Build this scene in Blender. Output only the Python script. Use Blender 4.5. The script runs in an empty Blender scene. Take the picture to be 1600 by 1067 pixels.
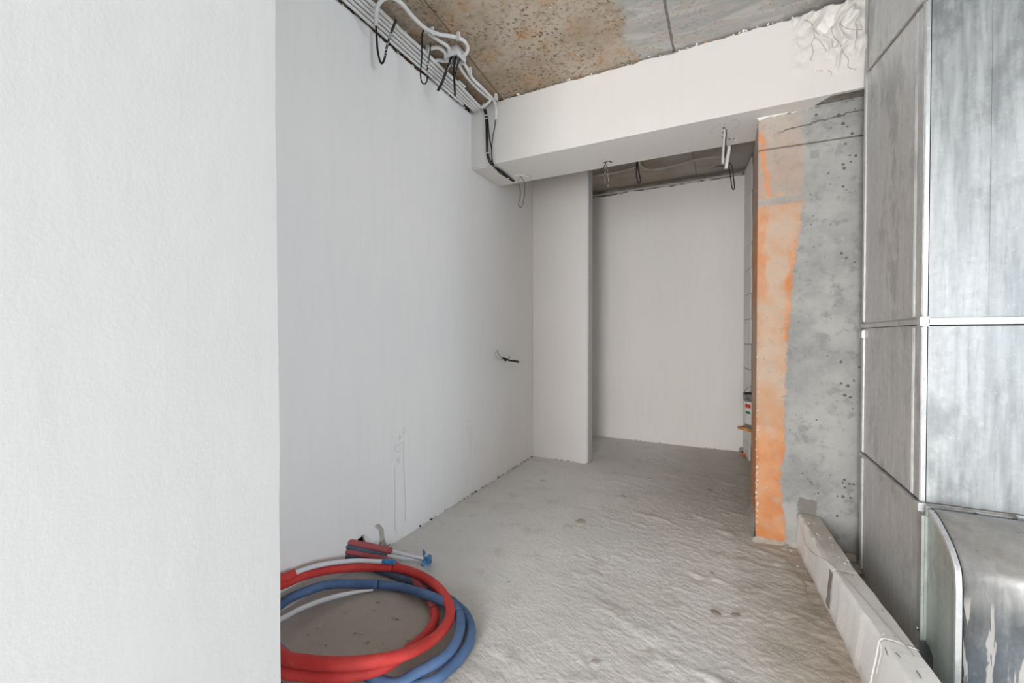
import bpy, bmesh, math, random
import numpy as np
from mathutils import Vector, Matrix
C = bpy.context.scene.collection
random.seed(7)
PI = math.pi

# ------------------------------------------------------------------ camera
YAW, PITCH, FPX, CAMH = math.radians(26.67), math.radians(0.74), 667.5, 1.2
cd = bpy.data.cameras.new('camera')
cam = bpy.data.objects.new('camera', cd)
C.objects.link(cam)
cam.location = (0, 0, CAMH)
cam.rotation_euler = (PI/2 - PITCH, 0, YAW)
cd.sensor_width = 36
cd.lens = FPX / 1600 * 36
cd.clip_start = 0.02
bpy.context.scene.camera = cam

# ------------------------------------------------------------------ world and light
w = bpy.data.worlds.new('sky')
bpy.context.scene.world = w
w.use_nodes = True
bg = w.node_tree.nodes['Background']
bg.inputs[0].default_value = (0.80, 0.90, 1.0, 1)
bg.inputs[1].default_value = 1.6

def area(name, loc, target, sx, sy, power, col):
    l = bpy.data.lights.new(name, 'AREA')
    l.shape = 'RECTANGLE'
    l.size, l.size_y, l.energy, l.color = sx, sy, power, col
    o = bpy.data.objects.new(name, l)
    C.objects.link(o)
    o.location = loc
    d = Vector(target) - Vector(loc)
    o.rotation_euler = d.to_track_quat('-Z', 'Y').to_euler()
    return o
# daylight through the two windows behind the camera
area('window_daylight', (.30, -6.02, 1.5), (.30, 0, 1.5), 2.0, 2.2, 80, (1.0, 0.965, 0.92))
area('window_daylight_right', (3.7, -6.02, 1.6), (3.7, 0, 1.6), 1.2, 2.3, 12, (0.90, 0.96, 1.0))
area('side_window_daylight', (7.46, -1.2, 1.45), (0, -1.2, 1.45), 4.0, 2.1, 136, (0.72, 0.86, 1.0))
# added overhead fill light, out of view, to brighten the floor
area('added_overhead_fill', (2.7, -.35, 2.86), (2.5, -.1, 0), 1.3, 1.3, 17, (1.0, 0.97, 0.93))
# added broad low fill light behind the camera, stands in for ambient light
area('added_low_fill', (-.30, -2.2, .75), (0.0, 3.0, 1.75), 1.1, 1.2, 66, (1.0, 0.97, 0.94))

vs = bpy.context.scene.view_settings
vs.view_transform = 'Standard'
vs.look = 'None'
vs.exposure = 0.74
vs.gamma = 1
vs.use_curve_mapping = False

# ------------------------------------------------------------------ numbers read off the photograph: a sight line meets a real plane
def ray(px, py):
    F = Vector((-math.sin(YAW)*math.cos(PITCH), math.cos(YAW)*math.cos(PITCH), -math.sin(PITCH)))
    R = Vector((math.cos(YAW), math.sin(YAW), 0))
    U = R.cross(F)
    return F + R*((px-800)/FPX) + U*((533.5-py)/FPX)
def P(px, py, ax, v):
    i = 'xyz'.index(ax)
    o = Vector((0, 0, CAMH)); d = ray(px, py)
    return o + d*((v-o[i])/d[i])

XL, ZS, ZC = -1.723, 2.46, 2.92          # left wall, underside of beam, ceiling
YB0, YB1 = 2.75, 3.18                    # beam
YC, XC = 2.87, 0.158                     # concrete pier front, pier corner
YP, XP = 3.89, -1.155                    # partition
YA = 5.02                                # end wall
XD, YD, YD2 = 0.62, 2.0, 2.74            # duct

# ------------------------------------------------------------------ noise in numpy
def vnoise(x, y, seed=0):
    xi = np.floor(x).astype(np.int64); yi = np.floor(y).astype(np.int64)
    xf = x-xi; yf = y-yi
    u = xf*xf*(3-2*xf); v = yf*yf*(3-2*yf)
    def h(a, b):
        n = (a*374761393 + b*668265263 + seed*1442695041) & 0xffffffff
        n = ((n ^ (n >> 13))*1274126177) & 0xffffffff
        return ((n ^ (n >> 16)) & 0xffff)/65535.0
    a = h(xi, yi); b = h(xi+1, yi); c = h(xi, yi+1); d = h(xi+1, yi+1)
    return (a*(1-u)+b*u)*(1-v)+(c*(1-u)+d*u)*v - 0.5
def fbm(x, y, octv=4, seed=0, gain=.5):
    s = 0; a = 1; t = 0
    for o in range(octv):
        s = s + a*vnoise(x*2**o+13.7*o, y*2**o+7.3*o, seed+o); t += a; a *= gain
    return s/t*2
def n1(x, seed=0, octv=3):
    return float(fbm(np.array([x*1.0]), np.array([seed*3.1]), octv, seed)[0])

# ------------------------------------------------------------------ materials
class NT:
    def __init__(s, name, rough=.8, metal=0, spec=.3):
        s.m = bpy.data.materials.new(name); s.m.use_nodes = True
        s.t = s.m.node_tree; s.b = s.t.nodes['Principled BSDF']
        s.b.inputs['Roughness'].default_value = rough
        s.b.inputs['Metallic'].default_value = metal
        s.b.inputs['Specular IOR Level'].default_value = spec
        s.geo = s.t.nodes.new('ShaderNodeNewGeometry')
        s.pos = s.geo.outputs['Position']
        s.sepn = None
    def link(s, a, b): s.t.links.new(a, b)
    def inp(s, sock, v):
        if isinstance(v, (int, float)): sock.default_value = v
        elif isinstance(v, (tuple, list)): sock.default_value = tuple(v) if len(v) == len(sock.default_value) else tuple(v)+(1,)
        else: s.link(v, sock)
    def xyz(s):
        if not s.sepn:
            s.sepn = s.t.nodes.new('ShaderNodeSeparateXYZ'); s.link(s.pos, s.sepn.inputs[0])
        return s.sepn.outputs
    def mapped(s, scale, rot=(0, 0, 0), src=None):
        n = s.t.nodes.new('ShaderNodeMapping'); s.link(src or s.pos, n.inputs[0])
        n.inputs['Scale'].default_value = scale; n.inputs['Rotation'].default_value = rot
        return n.outputs[0]
    def aniso(s, scale, rz): return s.mapped(scale, (0, 0, 0), s.mapped((1, 1, 1), (0, 0, rz)))
    def noise(s, scale=5, det=6, rough=.55, vec=None, dist=0, out='Fac'):
        n = s.t.nodes.new('ShaderNodeTexNoise'); s.link(vec or s.pos, n.inputs['Vector'])
        n.inputs['Scale'].default_value = scale; n.inputs['Detail'].default_value = det
        n.inputs['Roughness'].default_value = rough; n.inputs['Distortion'].default_value = dist
        return n.outputs[out]
    def vor(s, scale=20, feat='F1', vec=None, rnd=1, out='Distance'):
        n = s.t.nodes.new('ShaderNodeTexVoronoi'); s.link(vec or s.pos, n.inputs['Vector'])
        n.feature = feat; n.inputs['Scale'].default_value = scale; n.inputs['Randomness'].default_value = rnd
        return n.outputs[out]
    def ramp(s, v, a, b, c0=0.0, c1=1.0, smooth=True):
        n = s.t.nodes.new('ShaderNodeMapRange'); s.inp(n.inputs[0], v)
        n.interpolation_type = 'SMOOTHSTEP' if smooth else 'LINEAR'
        for i, q in zip((1, 2, 3, 4), (a, b, c0, c1)): s.inp(n.inputs[i], q)
        return n.outputs[0]
    def math(s, op, a, b=0.0, c=None):
        n = s.t.nodes.new('ShaderNodeMath'); n.operation = op
        s.inp(n.inputs[0], a); s.inp(n.inputs[1], b)
        if c is not None: s.inp(n.inputs[2], c)
        return n.outputs[0]
    def mix(s, f, a, b, mode='MIX'):
        n = s.t.nodes.new('ShaderNodeMix'); n.data_type = 'RGBA'; n.blend_type = mode
        s.inp(n.inputs[0], f); s.inp(n.inputs[6], a); s.inp(n.inputs[7], b)
        return n.outputs[2]
    def color(s, v): s.inp(s.b.inputs['Base Color'], v); return s
    def rough(s, v): s.inp(s.b.inputs['Roughness'], v); return s
    def bump(s, h, dist=.002, strength=1.0):
        n = s.t.nodes.new('ShaderNodeBump'); s.inp(n.inputs['Height'], h)
        n.inputs['Distance'].default_value = dist; n.inputs['Strength'].default_value = strength
        prev = s.b.inputs['Normal'].links
        if prev: s.link(prev[0].from_socket, n.inputs['Normal'])
        s.link(n.outputs[0], s.b.inputs['Normal']); return s
    def spots(s, pts, ax=('X', 'Z'), warp=0.004):
        """union of hand placed round pits: pts = [(a, b, r)]"""
        x = s.xyz(); A = x[ax[0]]; B = x[ax[1]]
        wn = s.noise(60, 2)
        tot = None
        for a, b, r in pts:
            dx = s.math('SUBTRACT', A, a); dz = s.math('SUBTRACT', B, b)
            d = s.math('SQRT', s.math('ADD', s.math('MULTIPLY', dx, dx), s.math('MULTIPLY', dz, dz)))
            d = s.math('ADD', d, s.math('MULTIPLY', s.math('SUBTRACT', wn, .5), warp*2))
            k = s.ramp(d, r*.75, r*1.1, 1, 0)
            tot = k if tot is None else s.math('MAXIMUM', tot, k)
        return tot
    def line(s, coord, at, w):
        d = s.math('ABSOLUTE', s.math('SUBTRACT', coord, at))
        return s.ramp(d, w*.4, w, 1, 0)

def plain(name, col, rough=.6, metal=0, var=.12, scale=30, bump=0, spec=.4):
    t = NT(name, rough, metal, spec)
    n = t.noise(scale, 4)
    t.color(t.mix(t.ramp(n, .3, .7, 0, 1), tuple(c*(1-var) for c in col), tuple(min(1, c*(1+var)) for c in col)))
    if bump: t.bump(n, bump)
    return t.m

def plaster(name, col=(.86, .835, .81), rgh=.75, mott=.03, tint=(.83, .815, .80)):
    t = NT(name, rgh, 0, .35)
    big = t.noise(1.3, 4, .6)
    streak = t.noise(9, 4, .6, vec=t.mapped((3, 3, .35)))
    fine = t.noise(130, 4, .6)
    c = t.mix(t.ramp(big, .35, .65), tint, col)
    c = t.mix(t.ramp(streak, .45, .75, 0, .35), c, tuple(x*(1-mott*2) for x in tint))
    sp = t.ramp(t.vor(16), .03, .055, 1, 0)
    sp = t.math('MULTIPLY', sp, t.ramp(t.noise(3.1, 2), .52, .6))
    c = t.mix(t.math('MULTIPLY', sp, .25), c, (.5, .47, .43))
    t.color(c)
    wv = t.noise(14, 5, .6, vec=t.mapped((1, 1, .45)))
    t.bump(wv, .0022, .4).bump(fine, .0006, .4)
    return t.m
M = {}
M['plaster'] = plaster('plaster')
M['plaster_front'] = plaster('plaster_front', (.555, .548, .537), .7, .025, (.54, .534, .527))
M['plaster_beam'] = plaster('plaster_beam', (.715, .695, .675), .75, .02, (.70, .68, .655))
M['plaster_lump'] = plaster('plaster_lump', (.80, .77, .735), .85, .05)
M['soffit'] = plaster('soffit_plaster', (.84, .82, .79), .8, .03, (.80, .785, .76))

# floor screed
t = NT('screed', .92, 0, .2)
x = t.xyz()
n_big = t.noise(1.1, 5, .6)
n_mid = t.noise(6, 6, .65)
n_fine = t.noise(90, 5, .7)
n_str = t.noise(20, 6, .7, vec=t.aniso((1, 3.2, 1), .42))
c = t.mix(t.ramp(n_big, .35, .68), (.74, .715, .68), (.81, .80, .78))
c = t.mix(t.ramp(n_mid, .52, .75, 0, .45), c, (.44, .40, .35))
# brown dirt left along the kerb and in front of the pier (a real stain, follows the kerb)
k1 = t.ramp(t.math('ADD', x['X'], t.math('MULTIPLY', t.math('SUBTRACT', n_mid, .5), .5)), -.10, .42)
k1 = t.math('MULTIPLY', k1, t.ramp(x['Y'], 1.2, 1.8))
c = t.mix(t.math('MULTIPLY', k1, .78), c, (.40, .32, .24))
# brown dirt inside the pipe coil
dx = t.math('ADD', x['X'], 1.28); dy = t.math('SUBTRACT', x['Y'], 1.24)
dd = t.math('SQRT', t.math('ADD', t.math('MULTIPLY', dx, dx), t.math('MULTIPLY', dy, dy)))
dd = t.math('ADD', dd, t.math('MULTIPLY', t.math('SUBTRACT', n_mid, .5), .35))
c = t.mix(t.ramp(dd, .22, .58, .62, 0), c, (.30, .22, .15))
# grey-brown floor in front of the recess: the pier's shadow painted into the colour
pier_shade = t.math('MULTIPLY', t.ramp(x['X'], -.75, -.1), t.ramp(x['Y'], 2.7, 3.3))
c = t.mix(t.math('MULTIPLY', pier_shade, .45), c, (.40, .34, .28))
c = t.mix(t.ramp(n_str, .52, .72, 0, .22), c, (.48, .44, .39))
c = t.mix(t.ramp(t.noise(60, 4, .7), .58, .70, 0, .25), c, (.42, .38, .34))
pale = t.math('MULTIPLY', t.ramp(t.noise(45, 3), .66, .74), .35)
c = t.mix(pale, c, (.74, .72, .70))
t.color(c)
t.bump(n_str, .009, .55).bump(t.noise(48, 5, .7), .006, .7).bump(n_fine, .0026, .8)
M['screed'] = t.m

# ceiling slab
t = NT('slab', .85, 0, .25)
x = t.xyz()
warm = t.mix(t.ramp(t.noise(2.6, 6, .65), .35, .65), (.40, .32, .235), (.53, .46, .38))
warm = t.mix(t.ramp(t.noise(5.5, 6, .7), .50, .68, 0, .8), warm, (.50, .31, .17))
pits = t.math('MULTIPLY', t.ramp(t.noise(62, 4, .6, vec=t.aniso((1.0, .55, 1), .6)), .58, .64), t.ramp(t.noise(4, 3), .36, .50))
warm = t.mix(t.math('MULTIPLY', pits, .8), warm, (.10, .07, .045))
orange = t.ramp(t.noise(11, 4, .6), .68, .74)
warm = t.mix(t.ramp(t.noise(26, 6, .78), .50, .64, 0, .6), warm, (.23, .165, .11))
warm = t.mix(t.math('MULTIPLY', orange, .6), warm, (.36, .16, .05))
whit = t.ramp(t.vor(7), .035, .05, 1, 0)
warm = t.mix(t.math('MULTIPLY', whit, .7), warm, (.75, .72, .68))
vein = t.noise(3.2, 6, .6, vec=t.mapped((.55, 2.2, 1), (0, 0, -.45)), dist=1.6)
cool = t.mix(t.ramp(vein, .35, .65), (.40, .40, .395), (.56, .55, .53))
cool = t.mix(t.ramp(t.math('ABSOLUTE', t.math('SUBTRACT', vein, .52)), 0, .03, .55, 0), cool, (.50, .40, .30))
chip = t.math('MULTIPLY', t.ramp(t.vor(13, vec=t.mapped((1, .6, 1), (0, 0, .5))), .07, .11, 1, 0), t.ramp(t.noise(3, 2), .5, .56))
cool = t.mix(t.math('MULTIPLY', chip, .7), cool, (.12, .11, .10))
edge = t.math('ADD', x['X'], t.math('MULTIPLY', t.math('SUBTRACT', t.noise(9, 5, .7), .5), .16))
c = t.mix(t.ramp(edge, -.545, -.49), warm, cool)
j = t.line(t.math('ADD', x['X'], t.math('MULTIPLY', t.math('SUBTRACT', t.noise(25, 3), .5), .012)), -.295, .008)
c = t.mix(t.math('MULTIPLY', j, .75), c, (.14, .12, .10))
slab_shade = t.ramp(t.math('ADD', t.math('MULTIPLY', t.math('SUBTRACT', x['X'], .62), 1.0), t.math('MULTIPLY', t.math('SUBTRACT', t.noise(5, 4), .5), .3)), -.28, .02, 0, .75)  # shadow on the slab towards the duct, painted into the colour
c = t.mix(slab_shade, c, (.12, .12, .12))
# grey-brown slab beyond the beam, its shade painted in as a darker tone
c = t.mix(t.ramp(x['Y'], 3.0, 3.1, 0, .75), c, t.mix(t.ramp(t.noise(4, 5), .35, .65), (.33, .285, .24), (.43, .385, .335)))
t.color(c)
t.bump(t.math('MULTIPLY', pits, -1), .004, .8).bump(t.noise(70, 4), .0012, .6).bump(t.math('MULTIPLY', j, -1), .005)
M['slab'] = t.m

# concrete pier with orange primer
E_Z = [(0.0, .30), (.086, .315), (.193, .297), (.302, .287), (.56, .30), (.926, .305), (1.29, .322), (1.65, .344), (1.79, .37), (1.93, .380), (2.09, .385), (2.46, .372)]
pits = [(1438, 205, 0)]
def pier(name):
    t = NT(name, .8, 0, .25)
    x = t.xyz()
    base = t.mix(t.ramp(t.noise(2.4, 6, .65), .33, .67), (.29, .295, .292), (.45, .452, .44))
    base = t.mix(t.ramp(t.noise(14, 6, .7), .5, .68, 0, .6), base, (.22, .22, .215))
    base = t.mix(t.ramp(t.noise(30, 4, .7), .60, .72, 0, .4), base, (.50, .50, .49))
    tiny = t.math('MULTIPLY', t.ramp(t.vor(34), .10, .16, 1, 0), t.ramp(t.noise(6, 3), .54, .62))
    base = t.mix(t.math('MULTIPLY', tiny, .65), base, (.13, .12, .11))
    sp = t.spots(PITS)
    base = t.mix(t.math('MULTIPLY', sp, .75), base, (.10, .092, .085))
    brick = t.mix(t.ramp(t.noise(3.5, 5), .4, .6), (.56, .33, .205), (.55, .42, .33))
    strong = t.mix(t.ramp(t.noise(7, 5), .35, .65), (.60, .235, .09), (.66, .34, .18))
    # strength of the paint down the pier
    zz = t.ramp(x['Z'], .35, .9, 1, .25)
    rim = t.ramp(t.math('ADD', x['X'], t.math('MULTIPLY', t.math('SUBTRACT', t.noise(6, 4), .5), .1)), .27, .34)
    zmid = t.math('MULTIPLY', t.ramp(x['Z'], .95, 1.15), t.ramp(x['Z'], 1.6, 1.9, 1, 0))
    st = t.math('MAXIMUM', zz, t.math('MULTIPLY', rim, zmid))
    lft = t.math('MULTIPLY', t.ramp(t.math('ADD', x['X'], t.math('MULTIPLY', t.math('SUBTRACT', t.noise(9, 5), .5), .12)), .19, .25, 1, 0), t.ramp(x['Z'], 1.2, 1.5))
    st = t.math('MAXIMUM', st, t.math('MULTIPLY', lft, .6))
    st = t.math('ADD', st, t.math('MULTIPLY', t.math('SUBTRACT', t.noise(5, 5, .7, vec=t.mapped((1.6, 1, .5))), .5), 1.1))
    paint = t.mix(t.ramp(st, .25, .75), brick, strong)
    stain = t.math('MULTIPLY', t.ramp(t.noise(26, 5, .7), .56, .7), t.math('MULTIPLY', t.ramp(x['Z'], .45, .7), t.ramp(x['Z'], 1.3, 1.6, 1, 0)))
    paint = t.mix(t.ramp(t.noise(20, 6, .75), .50, .68, 0, .55), paint, (.44, .37, .32))
    paint = t.mix(t.math('MULTIPLY', stain, .65), paint, (.40, .31, .17))
    white = t.ramp(t.noise(32, 4, .7), .70, .74)
    paint = t.mix(t.math('MULTIPLY', white, .75), paint, (.80, .74, .68))
    n = t.t.nodes.new('ShaderNodeFloatCurve')
    cv = n.mapping.curves[0]
    pts = [(z/2.6, e) for z, e in E_Z]
    cv.points[0].location = (0, .30); cv.points[1].location = (1, .37)
    for p in pts[1:]: cv.points.new(*p)
    n.mapping.update()
    t.link(t.math('DIVIDE', x['Z'], 2.6), n.inputs['Value'])
    wob = t.math('MULTIPLY', t.math('SUBTRACT', t.noise(13, 7, .75), .5), .085)
    d = t.math('SUBTRACT', t.math('ADD', x['X'], wob), n.outputs[0])
    inside = t.ramp(d, -.012, .005, 1, 0)
    inside = t.math('MULTIPLY', inside, t.ramp(t.math('ADD', t.noise(24, 6, .75), t.math('MULTIPLY', t.math('SUBTRACT', n.outputs[0], x['X']), 4)), .40, .52, .25, 1))
    # the bare streak across the paint near the top, and the foot left unpainted
    band = t.math('MULTIPLY', t.ramp(x['Z'], 1.945, 1.955), t.ramp(x['Z'], 1.99, 2.0, 1, 0))
    inside = t.math('MULTIPLY', inside, t.math('SUBTRACT', 1, t.math('MULTIPLY', band, .8)))
    topf = t.ramp(t.math('ADD', x['Z'], t.math('MULTIPLY', wob, 4)), 1.97, 2.02, 1, .42)
    inside = t.math('MULTIPLY', inside, topf)
    foot = t.ramp(t.math('ADD', x['Z'], wob), .012, .028)
    inside = t.math('MULTIPLY', inside, foot)
    streak = t.math('MULTIPLY', t.line(t.math('ADD', t.math('ADD', x['X'], wob), t.math('MULTIPLY', x['Z'], .12)), .455, .016), t.ramp(x['Z'], 1.96, 2.05))
    c = t.mix(inside, base, paint)
    c = t.mix(t.math('MULTIPLY', t.math('MULTIPLY', streak, .7), t.ramp(x['Z'], 2.36, 2.4, 1, 0)), c, (.72, .27, .085))
    # formwork joint and crack
    j = t.line(t.math('SUBTRACT', x['Z'], t.math('MULTIPLY', x['X'], -.02)), 2.277, .005)
    ck = t.line(t.math('SUBTRACT', t.math('ADD', x['Z'], t.math('MULTIPLY', t.math('SUBTRACT', t.noise(22, 4), .5), .04)), t.math('MULTIPLY', x['X'], .10)), 2.335, .0045)
    ck = t.math('MULTIPLY', ck, t.ramp(x['X'], .24, .3))
    j = t.math('MAXIMUM', j, ck)
    c = t.mix(t.math('MULTIPLY', j, .75), c, (.12, .10, .09))
    # grey repair patch above the kerb
    pa = t.math('MULTIPLY', t.ramp(t.math('ADD', x['X'], wob), .366, .371), t.ramp(t.math('ADD', x['X'], wob), .455, .46, 1, 0))
    pa = t.math('MULTIPLY', pa, t.math('MULTIPLY', t.ramp(x['Z'], .19, .2), t.ramp(t.math('ADD', x['Z'], wob), .285, .29, 1, 0)))
    c = t.mix(t.math('MULTIPLY', pa, .9), c, (.215, .20, .18))
    pb = t.math('MULTIPLY', t.ramp(x['X'], .405, .41), t.ramp(x['X'], .447, .452, 1, 0))
    pb = t.math('MULTIPLY', pb, t.math('MULTIPLY', t.ramp(x['Z'], 2.178, 2.182), t.ramp(x['Z'], 2.225, 2.23, 1, 0)))
    c = t.mix(t.math('MULTIPLY', pb, .5), c, (.22, .22, .22))
    t.color(c)
    t.bump(t.math('MULTIPLY', sp, -1), .006, 1).bump(t.math('MULTIPLY', tiny, -1), .003, .8).bump(t.noise(28, 5, .6), .002, .6).bump(t.math('MULTIPLY', j, -1), .004)
    t.bump(inside, .0015, .8)
    return t.m
PITS = []
def pit(cx, cy, r, box=0):   # pixel in the two studied crops
    if box == 0: px, py = 1230+cx/4.1, 160+cy/4.1
    else: px, py = 1230+cx/4.1, 560+cy/4.1
    q = P(px, py, 'y', YC); PITS.append((q.x, q.z, r*.62))
for a in [(374, 265, .009), (402, 340, .007), (440, 340, .010), (406, 381, .007), (360, 397, .010), (366, 420, .012), (264, 455, .007), (330, 482, .005), (357, 538, .009), (380, 558, .006), (275, 525, .004), (156, 624, .005), (148, 590, .006), (118, 675, .004), (166, 727, .004), (462, 762, .004), (348, 967, .009), (378, 996, .009), (432, 1024, .008), (168, 928, .005), (418, 197, .012), (388, 155, .007), (470, 212, .010), (186, 80, .011), (358, 135, .013), (332, 80, .015), (434, 42, .005), (282, 165, .005), (124, 1024, .004)]:
    pit(*a)
for a in [(344, 22, .010), (463, 57, .008), (428, 143, .009), (388, 175, .011), (345, 160, .009), (370, 235, .012), (404, 247, .011), (419, 323, .008), (187, 393, .006), (131, 453, .004), (274, 748, .005), (368, 780, .010), (356, 796, .008), (397, 804, .009), (425, 808, .009), (370, 827, .007), (321, 882, .007), (358, 886, .012), (405, 893, .010), (199, 864, .006), (321, 1012, .009), (57, 362, .004)]:
    pit(*a, 1)
M['pier'] = pier('pier_concrete')

def concrete(name, a, b, rough=.9, bump=.004):
    t = NT(name, rough, 0, .2)
    t.color(t.mix(t.ramp(t.noise(9, 6, .7), .3, .7), a, b))
    t.bump(t.noise(40, 5, .65), bump, .8)
    return t.m
M['rough_concrete'] = concrete('rough_concrete', (.20, .18, .16), (.40, .37, .34))
M['mortar'] = concrete('mortar', (.26, .23, .19), (.42, .38, .33))
M['brick'] = concrete('raw_brick', (.42, .17, .07), (.60, .30, .13))
M['cavity'] = concrete('cavity_brown', (.12, .075, .04), (.24, .16, .09))

# aerated block
t = NT('block', .9, 0, .2)
x = t.xyz()
c = t.mix(t.ramp(t.noise(4, 5), .35, .65), (.88, .865, .84), (.92, .91, .89))
dirty = t.math('MULTIPLY', t.ramp(t.math('ADD', x['Z'], t.math('MULTIPLY', t.math('SUBTRACT', t.noise(12, 4), .5), .05)), .185, .2), t.ramp(x['Y'], 2.0, 2.6))
c = t.mix(t.math('MULTIPLY', dirty, .8), c, (.48, .43, .375))
far = t.ramp(x['Z'], .188, .2)
c = t.mix(t.math('MULTIPLY', far, .05), c, (.66, .65, .64))
c = t.mix(t.math('MULTIPLY', t.ramp(t.noise(24, 4, .7), .62, .72), .2), c, (.45, .41, .36))
low = t.ramp(t.math('ADD', x['Z'], t.math('MULTIPLY', t.math('SUBTRACT', t.noise(18, 4), .5), .06)), .0, .045, .5, 0)
c = t.mix(low, c, (.52, .50, .46))
t.color(c); t.bump(t.noise(60, 5), .0015, .8)
M['block'] = t.m

# galvanised sheet
def galv(name, base, hi, rgh, front=False):
    t = NT(name, rgh, .9 if front else .55, .5)
    x = t.xyz()
    sp = t.noise(90, 3, .6)
    cell = t.vor(55, out='Color')
    bw = t.t.nodes.new('ShaderNodeRGBToBW'); t.link(cell, bw.inputs[0])
    streak = t.noise(7, 6, .65, vec=t.mapped((3.5, 3.5, .28)))
    blot = t.noise(3.2, 6, .65, vec=t.mapped((1, 1, .6)))
    c = t.mix(t.ramp(streak, .3, .7), base, hi)
    c = t.mix(t.ramp(blot, .52, .62, 0, .55), c, tuple(v*.58 for v in base))
    c = t.mix(t.ramp(t.noise(24, 5, .7, vec=t.mapped((2.5, 2.5, .25))), .5, .68, 0, .45), c, tuple(v*.66 for v in base))
    c = t.mix(t.ramp(t.noise(55, 5, .75), .56, .68, 0, .35), c, tuple(min(1, v*1.3) for v in hi))
    c = t.mix(t.math('MULTIPLY', bw.outputs[0], .18), c, tuple(v*.55 for v in base))
    sc = t.ramp(t.noise(60, 3, .7, vec=t.mapped((1.6, 1.6, .5))), .70, .75)
    lowz = t.ramp(x['Z'], .95, .25)
    sc = t.math('MULTIPLY', sc, lowz)
    c = t.mix(t.math('MULTIPLY', sc, .8), c, (.85, .84, .80))
    r = t.math('ADD', t.ramp(streak, .3, .7, rgh-.06, rgh+.1), t.math('MULTIPLY', t.math('SUBTRACT', bw.outputs[0], .5), .10))
    t.color(c); t.rough(r)
    t.bump(t.noise(2.2, 3), .012, .35).bump(sp, .0004, .5)
    return t
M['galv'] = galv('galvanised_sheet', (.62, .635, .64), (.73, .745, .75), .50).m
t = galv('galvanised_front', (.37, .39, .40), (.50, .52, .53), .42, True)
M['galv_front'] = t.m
# elbow: the same sheet with dried cement runs on it
t = galv('galvanised_stained', (.40, .42, .44), (.60, .62, .63), .36)
x = t.xyz()
runs = t.noise(7, 4, .6, vec=t.mapped((4.5, .6, .5)), dist=.5)
k = t.math('MULTIPLY', t.ramp(runs, .53, .57), t.ramp(x['Z'], .46, .38))
prev0 = t.b.inputs['Base Color'].links[0].from_socket
t.color(t.mix(t.math('MULTIPLY', t.ramp(t.noise(9, 6, .7, vec=t.mapped((1, 1, .5))), .42, .58), t.ramp(x['Z'], .44, .34, 0, .6)), prev0, (.16, .19, .22)))
top = t.ramp(t.math('ADD', x['Z'], t.math('MULTIPLY', t.math('SUBTRACT', t.noise(8, 4), .5), .12)), .42, .52)
k = t.math('MAXIMUM', k, t.math('MULTIPLY', top, .55))
big = t.math('MULTIPLY', t.ramp(t.noise(5, 4), .56, .60), t.ramp(x['Z'], .30, .2))
k = t.math('MAXIMUM', k, big)
prev = t.b.inputs['Base Color'].links[0].from_socket
t.color(t.mix(t.math('MULTIPLY', k, .8), prev, (.62, .60, .57)))
t.inp(t.b.inputs['Metallic'], t.ramp(k, .2, .9, 1, .35))
M['galv_elbow'] = t.m
t = galv('galvanised_green', (.42, .47, .44), (.55, .60, .57), .4); M['galv_rail'] = t.m
M['galv_bright'] = galv('galvanised_edge', (.62, .64, .65), (.75, .77, .78), .34).m
M['bolt'] = plain('bolt_steel', (.45, .44, .42), .4, 1)

M['conduit'] = plain('grey_conduit', (.76, .755, .74), .55, 0, .06, 12)
M['conduit_dim'] = plain('dusty_conduit', (.48, .46, .44), .6, 0, .08, 12)
M['pvc_white'] = plain('white_core_pipe', (.74, .76, .78), .4, 0, .04, 10)
M['cable'] = plain('black_cable', (.012, .012, .013), .45, 0, .2, 20)
# black cable flecked with cement
t = NT('flecked_cable', .6)
t.color(t.mix(t.ramp(t.noise(150, 2, .5), .52, .56), (.014, .014, .014), (.70, .68, .65)))
M['cable_flecked'] = t.m
def foam(name, a, b, dust):
    t = NT(name, .6, 0, .35)
    c = t.mix(t.ramp(t.noise(7, 4), .35, .65), a, b)
    g = t.t.nodes.new('ShaderNodeSeparateXYZ'); t.link(t.geo.outputs['Normal'], g.inputs[0])
    c = t.mix(t.math('MULTIPLY', t.ramp(t.noise(48, 4, .7), .55, .75), .3), c, dust)
    t.color(c); t.bump(t.noise(160, 3), .0006, .6)
    return t.m
M['foam_red'] = foam('red_foam_sleeve', (.56, .040, .036), (.66, .062, .052), (.70, .22, .20))
M['foam_blue'] = foam('blue_foam_sleeve', (.075, .135, .27), (.10, .18, .34), (.22, .28, .38))
M['foam_red_dull'] = foam('dull_red_foam_sleeve', (.33, .07, .075), (.42, .095, .10), (.55, .25, .24))
M['foam_blue_dull'] = foam('dull_blue_foam_sleeve', (.06, .085, .13), (.085, .115, .17), (.2, .24, .28))
M['tape_blue'] = plain('blue_tape', (.05, .22, .46), .35, 0, .25, 60)
M['dark_gap'] = plain('dark_gap', (.02, .018, .016), .9)
M['pencil'] = plain('pencil_grey', (.34, .35, .38), .8)
M['wood'] = plain('orange_stained_board', (.55, .27, .09), .7, 0, .25, 18)
M['bucket'] = plain('grey_steel_bucket', (.30, .30, .30), .45, .6, .3, 25)
M['bucket_label'] = plain('white_bucket_label', (.72, .72, .70), .5, 0, .12, 40)
M['label_red'] = plain('red_print', (.62, .06, .035), .5)
M['label_green'] = plain('green_print', (.03, .16, .08), .5)
M['label_orange'] = plain('orange_print', (.55, .24, .06), .5)
M['label_dark'] = plain('dark_print', (.08, .08, .08), .5)
M['orange_plastic'] = plain('orange_plastic', (.75, .20, .03), .5)
M['dust_stone'] = concrete('rubble', (.40, .36, .31), (.62, .58, .53))
M['white_chip'] = concrete('white_plaster_chip', (.70, .68, .66), (.85, .83, .80), .85, .001)
M['frame_white'] = plain('white_window_frame', (.8, .8, .8), .4)
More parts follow.
